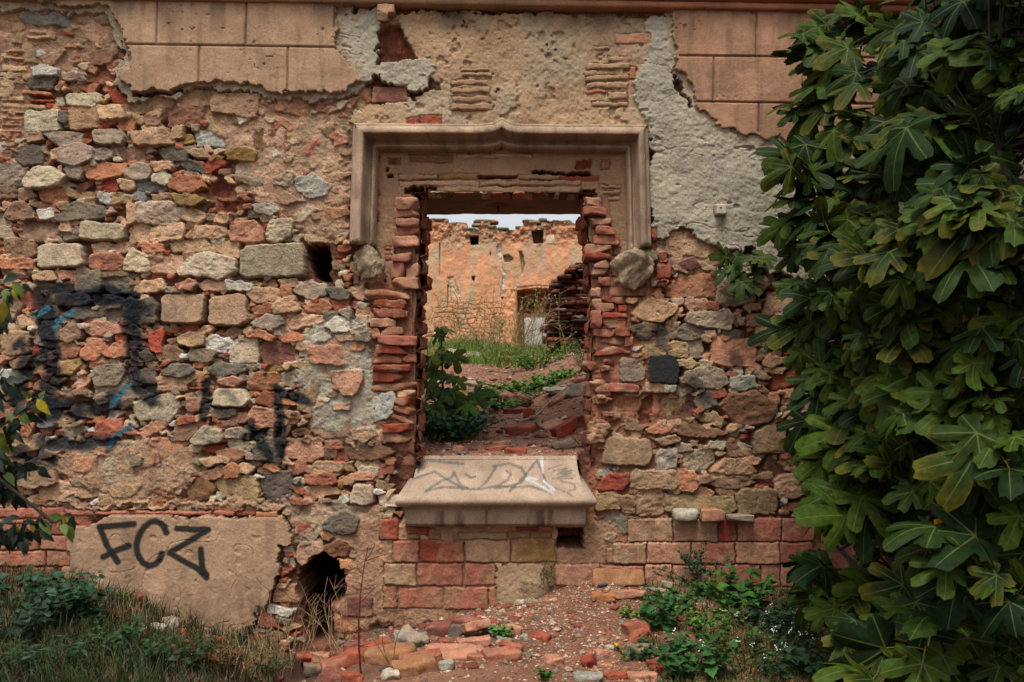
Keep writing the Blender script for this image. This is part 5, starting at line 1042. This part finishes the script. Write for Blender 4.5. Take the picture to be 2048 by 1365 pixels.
# generic small herb: stems with leaves -------------------------------
def herb(name, label, cat, base, n, h, spread, leaf, ls, lc, sc_=(70, 84, 48), per=10, mat=None, group=None, lean=(0, 0), seed=0, stemr=.0022, whorl=False, zf=None, flower=None, fromz=.15):
    r = np.random.default_rng(seed + 17); t = empty(name, tuple(base), label, cat, group); st = MB(); fo = MB(); fl = MB(); la, lb_ = (col(*c) for c in lc)
    for i in range(n):
        a = r.uniform(0, 6.283); q = spread * math.sqrt(r.random()); b0 = np.array(base) + [q * .45 * math.cos(a), q * .35 * math.sin(a), 0]
        if zf is not None: b0[2] = float(zf(b0[0], b0[1]))
        hh = h * r.uniform(.55, 1.1); tip = b0 + [q * .8 * math.cos(a) + lean[0] * hh + r.normal(0, .1) * hh, q * .6 * math.sin(a) + lean[1] * hh, hh]; mid = (b0 + tip) / 2 + np.array([*r.normal(0, .08 * h, 2), .1 * h])
        pth = bez(b0, mid, tip, 8); tube(st, pth, stemr, stemr * .5, col(*sc_), 4)
        for k in range(per):
            f = fromz + (1 - fromz) * (k + r.random() * .6) / per; p = pth[0] * (1 - f) ** 2 + 2 * f * (1 - f) * mid + f * f * tip; az = (k * 2.4 if not whorl else (k % 2) * 3.14 + (k // 2) * 1.57) + r.normal(0, .3)
            up = r.uniform(-.1, .7); T = np.array([math.cos(az), math.sin(az), up]); N = np.array([0, -.3, 1]) + r.normal(0, .35, 3); s = ls * r.uniform(.6, 1.15) * (1.1 - .4 * f)
            m = r.random(); put(fo, LEAF[leaf], p, T, N, s, (la * m + lb_ * (1 - m)) * r.uniform(.8, 1.15))
        if flower is not None and r.random() < flower[1]:
            for _ in range(flower[2]): put(fl, LEAF['round'], tip + r.normal(0, flower[3], 3) + [0, 0, .005], r.normal(0, 1, 3), [r.normal(0, .4), -.6, 1], flower[4], col(*flower[0]))
    st.build('stem', M_DRY, t); fo.build('foliage', mat or M_LEAF, t)
    if fl.V: fl.build('blossoms', M_LEAF, t)
    return t
GR1 = ((70, 110, 40), (44, 78, 32)); GR2 = ((104, 134, 40), (66, 100, 30)); DK = ((50, 74, 44), (36, 58, 38)); BG = ((66, 104, 50), (42, 76, 40)); OL = ((100, 108, 54), (74, 84, 44))
def H3(x, y): return 1250 + x * S3, 899 + y * S3
def fb(px, py): return tuple(fhit(px, py))
for i, (lb, px, py, n, h, sp, lf, ls, lc, per) in enumerate((
 ('leafy green weed growing right of the flat-topped red chunk', 1318, 1262, 9, .15, .11, 'tooth', .055, BG, 9),
 ('bushy bright green nettle at the foot of the plinth', 1478, 1228, 18, .19, .17, 'tooth', .062, GR1, 11),
 ('low green weed beside the grey flagstone', 1330, 1205, 9, .06, .09, 'ovate', .036, GR1, 8),
 ('broad leaved weed in the bottom right corner of the path', 1382, 1350, 14, .15, .16, 'tooth', .07, BG, 9),
 ('pale green weed between the path and the nettle', 1350, 1228, 10, .10, .10, 'ovate', .045, BG, 8),
 ('low clump of small leaves beside the red chunk', 1272, 1238, 9, .05, .08, 'small', .026, GR2, 8),
 ('spreading weed in front of the white flowers', 1440, 1300, 16, .10, .17, 'ovate', .04, GR1, 9),
 ('small green weed around the red brick corner', 1302, 1318, 9, .07, .09, 'small', .03, BG, 8),
 ('weed with tiny leaves in front of the jagged chunk', 1262, 1322, 8, .06, .08, 'small', .026, BG, 8),
 ('dark green weed under the lowest fig branches', 1550, 1262, 18, .14, .2, 'ovate', .05, DK, 9),
 ('yellowish weed patch in the middle of the right bank', 1420, 1252, 16, .08, .15, 'small', .032, GR2, 9),
 ('green weed at the far right foot of the plinth', 1405, 1192, 10, .08, .12, 'ovate', .038, GR1, 8),
 ('leafy shoot at the bottom edge of the gravel', 1085, 1362, 3, .05, .03, 'ovate', .04, GR1, 5),
 ('bright seedling growing between the loose bricks', 1008, 1278, 7, .055, .08, 'tooth', .032, ((96, 136, 70), (66, 108, 56)), 8),
 ('dull weed at the bottom edge under the fig', 1600, 1350, 18, .14, .22, 'ovate', .05, DK, 9),
 )): herb('weed', lb, 'weed', fb(px, py), n, h, sp, lf, ls, lc, per=per, seed=i * 3, zf=gfront, group='weeds on the right bank' if px > 1200 else None)
herb('white_flower', 'bushy plant with clusters of tiny white flowers', 'flower', fb(1495, 1335), 40, .13, .26, 'narrow', .03, OL, per=12, seed=61, zf=gfront, flower=((232, 230, 226), .42, 7, .006, .006))
herb('white_flower', 'smaller white flowering plant behind the bushy one', 'flower', fb(1560, 1300), 26, .15, .2, 'narrow', .03, DK, per=12, seed=62, zf=gfront, flower=((232, 230, 226), .5, 5, .005, .006))
herb('yellow_flower', 'single tiny yellow flower on the edge of the gravel', 'flower', fb(1236, 1305), 2, .045, .02, 'small', .02, GR1, per=4, seed=63, zf=gfront, flower=((236, 176, 40), 1, 7, .003, .010))
# left bank
for i, (lb, px, py, n, h, sp, lf, ls, lc, per) in enumerate((
 ('dark green leafy plant growing on the left bank', 100, 1232, 26, .20, .24, 'ovate', .06, ((48, 82, 52), (34, 62, 42)), 10),
 ('small dark weed right of the leafy plant on the bank', 168, 1240, 10, .09, .1, 'ovate', .05, ((56, 92, 54), (38, 70, 44)), 8),
 ('tuft of green weed under the FCZ render', 258, 1205, 6, .05, .06, 'small', .024, GR1, 7),
 ('low orange red weed in the grass at the bottom left', 425, 1335, 22, .09, .2, 'ovate', .034, ((124, 66, 36), (84, 66, 38)), 8),
 ('dull green weed at the left end of the rubble', 515, 1330, 12, .08, .14, 'small', .028, OL, 8),
 ('leafy weed in the grass below the FCZ render', 232, 1300, 14, .12, .13, 'ovate', .045, ((52, 80, 40), (34, 56, 32)), 9),
 ('dark leafy clump at the bottom edge of the grass', 330, 1340, 18, .11, .17, 'ovate', .042, ((46, 70, 36), (32, 52, 30)), 9),
 ('tall dark weed low at the bottom left', 110, 1340, 20, .15, .2, 'narrow', .06, ((46, 72, 36), (32, 52, 28)), 10),
 ('dark weed at the left edge of the bank', 20, 1290, 20, .20, .24, 'ovate', .05, ((40, 64, 40), (30, 50, 34)), 10),
 )): herb('weed', lb, 'weed', fb(px, py), n, h, sp, lf, ls, lc, per=per, seed=200 + i, zf=gfront)
# bare twiggy plants on the plinth and in the rubble -------------------
def twig(name, label, base, h, n, c, leafc=None, ls=.012, seed=0, spread=.5, r0=.003, per=8, cat='shrub', yb=.25):
    r = np.random.default_rng(seed); t = empty(name, tuple(base), label, cat); st = MB(); fo = MB()
    for i in range(n):
        b0 = np.array(base); a = r.normal(0, spread); tip = b0 + [math.sin(a) * h, -abs(r.normal(0, yb)) * h * .5, math.cos(a) * h * r.uniform(.6, 1)]; mid = (b0 + tip) / 2 + [*(r.normal(0, .08 * h, 2)), .12 * h]
        if i == 0 and n < 6: tip = b0 + [.06 * h, -.05 * h, h]
        P = bez(b0, mid, tip, 10); tube(st, P, r0, r0 * .4, c, 5)
        for k in range(per):
            f = r.uniform(.25, 1); q = P[int(f * 9)]; d = unit([r.normal(0, 1), -abs(r.normal(0, .4)), r.uniform(.1, 1)]); e = q + d * h * r.uniform(.06, .2); tube(st, [q, (q + e) / 2 + r.normal(0, .004, 3), e], r0 * .45, r0 * .25, c, 4)
            if leafc is not None:
                for s in range(5): put(fo, LEAF['small'], q + (e - q) * r.random(), r.normal(0, 1, 3), [0, -.6, .8] + r.normal(0, .3, 3), ls * r.uniform(.7, 1.3), col(*leafc) * r.uniform(.7, 1.2))
    st.build('stem', M_BARK, t); fo.build('foliage', M_LEAF, t); return t
twig('wall_plant', 'thin dark green creeping plant growing up the plinth blocks', (wx(1395), -.05, wz(1175)), .26, 9, col(84, 84, 56), (62, 84, 50), .013, 5, .55, .0022, 14, 'plant')
twig('wall_plant', 'sparse twiggy plant at the foot of the tan plaster', (wx(1098), -.04, wz(1180)), .17, 5, col(120, 96, 70), (92, 96, 56), .009, 8, .5, .0018, 7, 'plant')
twig('sapling', 'bare red stemmed sapling standing in front of the wall', fb(722, 1352), .50, 1, col(104, 42, 40), None, .01, 11, .35, .0045, 16, 'sapling', .3)
twig('dead_plant', 'dry branching weed leaning beside the red stemmed sapling', fb(788, 1345), .32, 3, col(120, 84, 60), None, .01, 15, .4, .0022, 9, 'plant', .2)
twig('dead_plant', 'small dry twigs at the wall foot above the brick pile', (wx(940), -.06, wz(1232)), .07, 8, col(150, 118, 88), None, .01, 19, 1.1, .0014, 3, 'plant', .4)
def stalks(name, label, px0, px1, py, n, h, cs, seed, cat='dry grass', lean=0.):
    r = np.random.default_rng(seed); mb = MB()
    for i in range(n):
        p = np.array(fhit(r.uniform(px0, px1), py + r.normal(0, 14))); hh = h * r.uniform(.4, 1.15); a = r.normal(lean, .28); tip = p + [math.sin(a) * hh, r.normal(0, .12) * hh, math.cos(a) * hh]; c = col(*cs[r.integers(len(cs))]) * r.uniform(.8, 1.15)
        P = bez(p, (p + tip) / 2 + r.normal(0, .03, 3), tip, 7); tube(mb, P, .0016, .0008, c, 4)
        for _ in range(r.integers(0, 5)):
            q = P[r.integers(2, 7)]; e = q + unit([r.normal(0, .8), r.normal(0, .5), 1]) * hh * r.uniform(.1, .3); tube(mb, [q, e], .001, .0006, c, 3)
    o = mb.build(name, M_DRY); return tag(o, label, cat)
DRYC = ((186, 146, 104), (166, 122, 84), (150, 116, 84), (198, 164, 124))
stalks('dry_grass', 'tall dry straw stalks in front of the dark hole', 520, 690, 1318, 52, .30, DRYC, 31)
stalks('dry_grass', 'short dry straw at the left foot of the rubble', 440, 580, 1345, 60, .16, DRYC, 33)
stalks('dry_grass', 'thin dry stalks along the foot of the FCZ render', 215, 420, 1262, 34, .17, DRYC, 35)
stalks('dry_grass', 'long brown stems tangled among the white flowers', 1440, 1530, 1330, 22, .22, ((140, 96, 60), (120, 84, 56)), 37, lean=-.3)
# grass: nobody could count it ------------------------------------------
def grass(name, label, n, fn, h, cs, seed, wd_=.0022, yl=0.):
    r = np.random.default_rng(seed); mb = MB(); t = np.linspace(0, 1, 5)
    for i in range(n):
        p = fn(r); hh = h * r.uniform(.4, 1.2); a = r.uniform(0, 6.283); b_ = r.uniform(.15, .8); d = np.array([math.cos(a), math.sin(a) * .6, 0]); sd = np.array([-math.sin(a), math.cos(a), 0]) if r.random() < .3 else np.array([1, 0, 0])
        ce = p + d * (b_ * hh * t[:, None] ** 2) + np.array([0, 0, 1]) * (hh * (t - .35 * b_ * t ** 2))[:, None]; w_ = wd_ * (1 - t ** 1.5)[:, None] + .0003
        V = np.stack([ce - sd * w_, ce + sd * w_], 1).reshape(-1, 3); mb.add(V, [grid_faces(5, 2)], col(*cs[r.integers(len(cs))]) * r.uniform(.7, 1.2))
    return tag(mb.build(name, M_LEAF), label, 'grass', kind='stuff')
def gl(r):
    while True:
        px = r.uniform(-60, 560); py = r.uniform(1225, 1480)
        if py > 1255 + max(0, px - 60) * .16 and r.random() < 1.1 - max(0, px - 300) / 420: break
    y = -r.uniform(.06, 1.55); x = (px - PX0) * (y - CAM_Y) / FPX
    return np.array([x, y, float(gfront(x, y))])
grass('grass', 'shaded tangled grass covering the left bank', 5200, gl, .105, ((44, 66, 26), (32, 50, 24), (60, 74, 30), (34, 40, 24), (96, 76, 46)), 41)
def gr_(r):
    px = r.uniform(1290, 1700); y = -r.uniform(.05, 1.4); x = (px - PX0) * (y - CAM_Y) / FPX; return np.array([x, y, float(gfront(x, y))])
grass('undergrowth', 'low grass and seedlings between the weeds of the right bank', 2600, gr_, .05, ((84, 104, 44), (66, 84, 40), (106, 108, 50), (56, 76, 38)), 43)
def gi_(r):
    y = r.uniform(3.1, 6.2); x = -.25 + r.normal(0, .30) * (1 + .05 * y) - (y - 4.5) * .08; return np.array([x, y, float(ginner(x, y))])
grass('courtyard_grass', 'tall green and yellow grass on the courtyard mound', 4200, gi_, .13, ((108, 144, 40), (84, 120, 34), (128, 146, 50), (124, 116, 62), (66, 100, 32)), 45, .003)
# courtyard plants ------------------------------------------------------
def ih(x, y): return tuple(ihit(*E3(x, y)))
for i, (lb, x, y, n, h, sp, lf, ls, lc, per) in enumerate((
 ('bright green clover patch at the top of the courtyard slope', 1330, 478, 34, .07, .30, 'round', .035, GR2, 9),
 ('wide clover patch above the long slanted block', 1140, 535, 44, .07, .34, 'round', .036, GR2, 9),
 ('clover clump left of the long slanted block', 1020, 640, 24, .07, .17, 'round', .034, ((104, 138, 50), (66, 104, 38)), 9),
 ('clover clump beside the leafy bush', 950, 585, 20, .07, .17, 'round', .034, GR2, 9),
 ('small clover tuft below the grey slab', 1250, 560, 12, .05, .14, 'round', .026, GR2, 7),
 ('tuft of weeds at the right side of the path', 1545, 385, 24, .22, .20, 'narrow', .05, OL, 10),
 ('taller weed behind the tuft on the right of the path', 1480, 300, 14, .25, .16, 'narrow', .045, OL, 9),
 ('small weed beside the whole brick', 1245, 762, 5, .06, .04, 'small', .022, GR1, 7),
 ('small weed at the right end behind the sill', 1530, 868, 8, .07, .07, 'small', .024, GR1, 8),
 ('shaggy weed on the left of the grass mound', 830, 270, 20, .22, .3, 'narrow', .05, GR2, 10),
 ('leafy weed on the right of the grass mound', 1250, 400, 26, .17, .28, 'ovate', .04, GR2, 9),
 )): herb('weed', lb, 'weed', ih(x, y), n, h, sp, lf, ls, lc, per=per, seed=300 + i, zf=ginner, group='courtyard weeds')
herb('leafy_bush', 'dense dark green leafy bush just inside the left jamb', 'bush', ih(715, 815), 60, .165, .26, 'ovate', .042, ((64, 104, 62), (40, 74, 46)), per=15, seed=71, zf=ginner, whorl=True)
herb('leafy_bush', 'smaller leafy plant on the right side of the dense bush', 'bush', ih(850, 770), 22, .12, .14, 'ovate', .034, ((66, 100, 58), (44, 76, 46)), per=11, seed=72, zf=ginner)
mb = MB(); r = np.random.default_rng(81)
for i in range(70):
    y = r.uniform(3.0, 5.6); x = r.normal(-.12, .36); p = np.array([x, y, float(ginner(x, y))]); hh = r.uniform(.25, .6); tip = p + [r.normal(0, .16), r.normal(0, .1), hh]; P = bez(p, (p + tip) / 2 + r.normal(0, .05, 3), tip, 7); c = col(150, 124, 76) * r.uniform(.7, 1.1); tube(mb, P, .003, .0018, c, 4)
    for _ in range(7):
        q = P[r.integers(2, 7)]; e = q + unit([r.normal(0, 1), r.normal(0, .6), .8]) * r.uniform(.05, .16); tube(mb, [q, e], .002, .0014, c, 3)
        for s in range(2): put(mb, LEAF['small'], q + (e - q) * r.random(), r.normal(0, 1, 3), [0, -.6, .8], .018, col(124, 118, 60) * r.uniform(.7, 1.2))
tag(mb.build('dry_weeds', M_DRY), 'wiry dry weed stems rising above the courtyard grass', 'dry weeds', kind='stuff')
mb = MB()
for i in range(26):
    p = np.array(ihit(*E3(r.uniform(530, 660), r.uniform(830, 890)))); tip = p + [r.normal(0, .06), -abs(r.normal(0, .04)), r.uniform(.01, .1)]; tube(mb, bez(p, (p + tip) / 2 + [0, 0, .03], tip, 6), .0012, .0008, col(176, 150, 122), 3)
tag(mb.build('dry_grass', M_DRY), 'pale dry roots and stalks under the leafy bush', 'dry grass')
# ------------------------------------------------------------------ fig leaves on shoots
def fig_shoot(fo, pe, Q, A, n, size, r, cs, face=(-.25, -.75, .75), spread=1.0, start=0.):
    A = unit(A); ref = unit(np.cross(A, [.3, .2, .9])); r2 = np.cross(A, ref)
    for k in range(n):
        az = start + k * 2.4 + r.normal(0, .25); rad = math.cos(az) * ref + math.sin(az) * r2; s = size * r.uniform(.6, 1.25) * (1 - .10 * (n - k) / n * 0)
        pl = s * r.uniform(.35, .75); b0 = Q - A * (.012 + .022 * k) * size / .16; d = unit(rad * spread + A * r.uniform(.1, .7) + np.array(face) * .35); J = b0 + d * pl
        mid = b0 + d * pl * .5 + [0, 0, .12 * pl]; tube(pe, bez(b0, mid, J, 5), .0026 * size / .16, .0020 * size / .16, col(150, 146, 66) * r.uniform(.5, 1.2), 5)
        T = unit(d * .45 + np.array([-.32, -.1, -.5]) + r.normal(0, .34, 3)); N = unit(np.array(face) + r.normal(0, .42, 3) + [0, 0, .25]); tp = FIGS[r.integers(len(FIGS))]
        m = r.random() ** 1.3; yl = r.random(); base = cs[0] * (1 - m) + cs[1] * m
        cl = np.tile(base, (len(tp[0]), 1)) * r.uniform(.75, 1.2)
        if yl < .22:
            e = np.clip((tp[3] - .55) / .45, 0, 1)[:, None] * .8; cl = cl * (1 - e) + col(110, 100, 30) * .6 * e
        put(fo, tp, J, T, N, s, cl, tp[2])
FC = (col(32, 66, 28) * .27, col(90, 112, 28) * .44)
def fig(name, label, base, shoots, stems, size, seed, fc=FC, cat='tree', parts=('trunk', 'crown')):
    """shoots: (position, direction, leaves, size); stems: list of (points, r0, r1)"""
    r = np.random.default_rng(seed); t = empty(name, base, label, cat); fo = MB(); pe = fo; tr = MB(); br = tr; nodes = []
    for P, r0, r1 in stems: tube(tr, P, r0, r1, col(92, 82, 70), 8); nodes += [np.asarray(p) for p in P]
    nodes = np.array(nodes)
    for Q, A, n, s in shoots:
        Q = np.asarray(Q, float); below = nodes[nodes[:, 2] < Q[2] + .05]
        nn = below[np.argmin(np.linalg.norm((below - Q) * [1, 1, .6], axis=1))] if len(below) else nodes[0]
        L_ = np.linalg.norm(Q - nn); P = bez(nn, Q - unit(A) * L_ * .4, Q, 9); tube(br, P, .0075 * s / .16, .0035 * s / .16, col(64, 56, 48), 6)
        fig_shoot(fo, pe, Q, A, n, s, r, fc, start=r.uniform(0, 6))
    tr.build(parts[0], M_BARK, t)
    fo.build(parts[1], M_FIG, t); return t
r = np.random.default_rng(99)
EB = np.array([(-260, 1760), (0, 1725), (60, 1690), (110, 1630), (150, 1640), (230, 1640), (280, 1590), (330, 1580), (420, 1570), (500, 1560), (600, 1560), (700, 1575), (780, 1610), (860, 1615), (930, 1615), (1000, 1630), (1080, 1680), (1150, 1650), (1230, 1650), (1300, 1680), (1380, 1650), (1500, 1640)], float)
shoots = []
def add_shoot(px, py, y, n=6, s=.16, A=None): p = at(px, py, y); shoots.append((np.array(p), np.array(A if A is not None else (-.45 + r.normal(0, .3), -.35 + r.normal(0, .3), .6 + r.normal(0, .25))), n, s))
k = 0
while k < 430:
    y = -r.uniform(.22, 2.15); py = r.uniform(-330, 1560); lim = np.interp(py, EB[:, 0], EB[:, 1]) + 60 + 300 * ((abs(y + .8) / 1.35) ** 2.2); px = lim + abs(r.normal(0, 260)) * (.5 + r.random())
    p = at(px, py, y)
    if px > 2600 or p.z < .03 or p.x > 2.9: continue
    add_shoot(px, py, y, int(r.integers(5, 8)), .10 * r.uniform(.75, 1.3)); k += 1
for px, py, y in ((1617, 62, -.7), (1642, 118, -.6), (1602, 215, -.7), (1602, 300, -.8), (1587, 350, -.9), (1582, 420, -.8), (1587, 490, -.7), (1602, 560, -.9), (1587, 640, -.8), (1622, 700, -.9), (1642, 760, -1.), (1632, 840, -.9), (1642, 930, -.9), (1662, 1010, -1.), (1622, 1120, -.8), (1642, 1180, -.9), (1632, 90, -.7), (1692, 40, -.8), (1720, 20, -.7), (1700, 110, -.8), (1680, 180, -.8), (1665, 250, -.9), (1740, 150, -1.), (1760, 60, -.9)): add_shoot(px, py, y, 5, .13)
for px, py, y, s in ((1990, 640, -2.0, .15), (1940, 360, -2.0, .15), (1990, 890, -2.1, .15), (1900, 1110, -2., .15), (1830, 600, -1.7, .15), (1800, 740, -1.7, .15), (1700, 1000, -1.4, .15), (1840, 240, -1.7, .16), (1990, 480, -2.1, .15), (1850, 1290, -1.9, .16), (1720, 860, -1.3, .15)): add_shoot(px, py, y, 6, s, (-.5, -.7, .5))
for i in range(26):
    px = r.uniform(1690, 2080); y = -r.uniform(.5, 1.9); py = r.uniform(1220, 1400); p_ = at(px, py, y)
    if p_.z > .02: add_shoot(px, py, y, 5, .12, (-.4, -.6, .5))
def stem(*a): P = np.array([at(*q) for q in a]); return bez(P[0], P[1], P[2], 12)
g0 = at(2080, 1420, -.9)
stems = [(stem((2080, 1560, -.9), (2020, 900, -.9), (1860, 200, -.8)), .04, .015), (stem((2080, 1560, -.9), (1900, 1100, -.9), (1680, 500, -.8)), .03, .010), (stem((2080, 1560, -.9), (2100, 800, -1.2), (2060, -100, -1.1)), .04, .016), (stem((2080, 1560, -.9), (1860, 1280, -1.0), (1640, 1060, -.9)), .022, .008), (stem((2080, 1560, -.9), (2160, 1000, -1.7), (2000, 300, -1.8)), .035, .012), (stem((2080, 1560, -.9), (1800, 700, -.6), (1600, 100, -.6)), .028, .007), (stem((2080, 1560, -.9), (1760, 1180, -.8), (1660, 820, -.8)), .02, .008)]
fig('fig_tree', 'large dark green fig tree covering the right side of the wall', (at(2080, 1560, -.9).x, -.9, 0), shoots, stems, .16, 5)
# young figs
p0 = np.array(ihit(*E3(690, 800))); top = np.array(at(*E3(678, 190), p0[1])); mid = (p0 + top) / 2 + [.01, 0, 0]; P = bez(p0, mid, top, 10)
sh = [(P[9], (0, -.2, 1), 4, .085), (P[7] + [-.04, -.02, 0], (-.6, -.4, .4), 3, .11), (P[7] + [.05, -.02, -.01], (.7, -.3, .4), 3, .10), (P[5] + [-.07, -.03, 0], (-.7, -.4, .3), 3, .12), (P[5] + [.09, -.03, 0], (.8, -.4, .2), 3, .12), (P[4] + [.02, -.02, 0], (.4, -.5, .4), 3, .115), (P[3] + [-.08, -.03, 0], (-.6, -.6, .3), 4, .12), (P[3] + [.14, -.05, .02], (.8, -.5, .2), 4, .12), (P[2] + [.05, 0, 0], (.3, -.7, .4), 4, .12), (P[2] + [-.05, 0, 0], (-.4, -.7, .4), 4, .12)]
fig('fig_sapling', 'young fig sapling with a dark stem inside the left jamb', tuple(p0), sh, [(P, .009, .005)], .1, 6, (col(60, 88, 46), col(118, 132, 50)), 'sapling', ('stem', 'foliage'))
b0 = np.array([wx(1478), .02, wz(540)]); sh = [(np.array([wx(1455), -.10, wz(530)]), (-.6, -.5, .5), 5, .085), (np.array([wx(1492), -.10, wz(560)]), (-.3, -.6, .2), 4, .075), (np.array([wx(1510), -.08, wz(525)]), (.2, -.6, .6), 5, .08)]
fig('fig_seedling', 'small fig seedling rooted in the wall face left of the fig tree', tuple(b0), sh, [(bez(b0, b0 + [-.02, -.05, .0], np.array([wx(1470), -.09, wz(536)]), 6), .005, .003)], .08, 7, (col(52, 76, 46) * .6, col(86, 98, 44) * .6), 'seedling', ('stem', 'foliage'))
# ------------------------------------------------------------------ shrub at the left edge, near the camera
t = empty('shrub', (-2.55, -2.6, -.1), 'dark leaved shrub reaching in from the left edge with yellowing leaves', 'shrub'); br = MB(); fo = MB(); r = np.random.default_rng(123)
YS = -2.5
def sp(px, py, y=YS): return np.array(at(px, py, y))
root = np.array([-2.5, -2.6, -.1]); main = bez(root, sp(-260, 900), sp(-60, 500), 14); tube(br, main, .016, .006, col(52, 44, 38), 7)
for a, b_, c_, n, yel in (((-70, 660), (-10, 600), (52, 556), 9, .6), ((-70, 700), (-20, 640), (24, 612), 9, .1), ((-120, 930), (0, 860), (92, 786), 15, .55), ((-110, 950), (-20, 905), (46, 850), 12, .5), ((-100, 960), (0, 940), (70, 930), 18, .08), ((-120, 1000), (-30, 960), (40, 985), 16, .05), ((-120, 1040), (-10, 1050), (108, 1046), 20, .05), ((-120, 1060), (0, 1080), (60, 1062), 14, .04), ((108, 1046), (125, 1038), (150, 1032), 5, .35), ((-90, 820), (-30, 790), (8, 740), 9, .1), ((-90, 880), (-40, 900), (12, 905), 10, .2)):
    y1 = YS + r.normal(0, .06); P = bez(sp(*a), sp(*b_, y1), sp(*c_, y1), 12); tube(br, P, .0042, .0016, col(56, 48, 40), 5)
    j = main[np.argmin(np.linalg.norm(main - P[0], axis=1))]; tube(br, [j, (j + P[0]) / 2 + [0, 0, .01], P[0]], .006, .0042, col(52, 44, 38), 5)
    n = int(n * 2.4)
    for k in range(n):
        f = .3 + .7 * (k + r.random()) / n; q = P[int(min(f, .99) * 11)] + r.normal(0, .012, 3); s = .040 * r.uniform(.7, 1.25); T = unit([r.normal(.1, .6), r.normal(-.1, .4), -.75 + r.normal(0, .35)]); N = unit([r.normal(0, .5), -1, .35 + r.normal(0, .3)])
        c = col(170, 146, 40) if r.random() < yel * f * .4 else (col(92, 108, 44) if r.random() < yel else col(34, 50, 34) * .6); tube(br, [q, q + T * .008], .0012, .001, col(70, 70, 44), 3); put(fo, LEAF['slim'], q + T * .008, T, N, s, c * r.uniform(.7, 1.15))
br.build('branches', M_BARK, t); fo.build('foliage', M_LEAF, t)
# one dead yellow leaf caught in the fig
tp = FIGS[3]; fo = MB(); put(fo, ovate(.36, 8, .3, .3), at(1868, 1040, -1.95), (.55, .1, -.5), (-.1, -.9, .35), .052, col(206, 150, 30)); tag(fo.build('dead_leaf', M_LEAF), 'single bright yellow dead leaf caught in the fig tree', 'leaf')
# ------------------------------------------------------------------ camera, light, sky
cam = bpy.data.cameras.new('camera'); co = bpy.data.objects.new('camera', cam); C.objects.link(co)
co.location = (0, CAM_Y, CAM_Z); co.rotation_euler = (R(90), 0, 0)
cam.sensor_width = 36; cam.lens = 36 * FPX / 2048; cam.shift_y = 77.5 / 2048; cam.clip_end = 500; cam.clip_start = .05
cam.dof.use_dof = True; cam.dof.focus_distance = 5.0; cam.dof.aperture_fstop = 5.6
SC.camera = co
SUN_EL, SUN_AZ = R(66), R(196)          # azimuth clockwise from +Y
sl = bpy.data.lights.new('sun', 'SUN'); so = bpy.data.objects.new('sun', sl); C.objects.link(so)
sl.energy = 1.5; sl.angle = R(16); sl.color = (1, .95, .87)
dv = Vector((math.sin(SUN_AZ) * math.cos(SUN_EL), math.cos(SUN_AZ) * math.cos(SUN_EL), math.sin(SUN_EL)))
so.rotation_euler = dv.to_track_quat('Z', 'Y').to_euler(); so.location = dv * 30
wd = bpy.data.worlds.new('World'); SC.world = wd; wd.use_nodes = True
bg = wd.node_tree.nodes['Background']; sk = wd.node_tree.nodes.new('ShaderNodeTexSky'); sk.sky_type = 'NISHITA'
sk.sun_disc = False; sk.sun_elevation = SUN_EL; sk.sun_rotation = SUN_AZ; sk.air_density = 1.0; sk.dust_density = 6.0; sk.ozone_density = 1.0
hs = wd.node_tree.nodes.new('ShaderNodeHueSaturation'); hs.inputs['Saturation'].default_value = .3
wd.node_tree.links.new(sk.outputs[0], hs.inputs['Color']); wd.node_tree.links.new(hs.outputs[0], bg.inputs[0]); bg.inputs[1].default_value = .15
SC.view_settings.view_transform = 'Standard'; SC.view_settings.look = 'None'; SC.view_settings.exposure = .85; SC.view_settings.gamma = 1
SC.cycles.max_bounces = 6; SC.cycles.diffuse_bounces = 3; SC.cycles.use_denoising = True
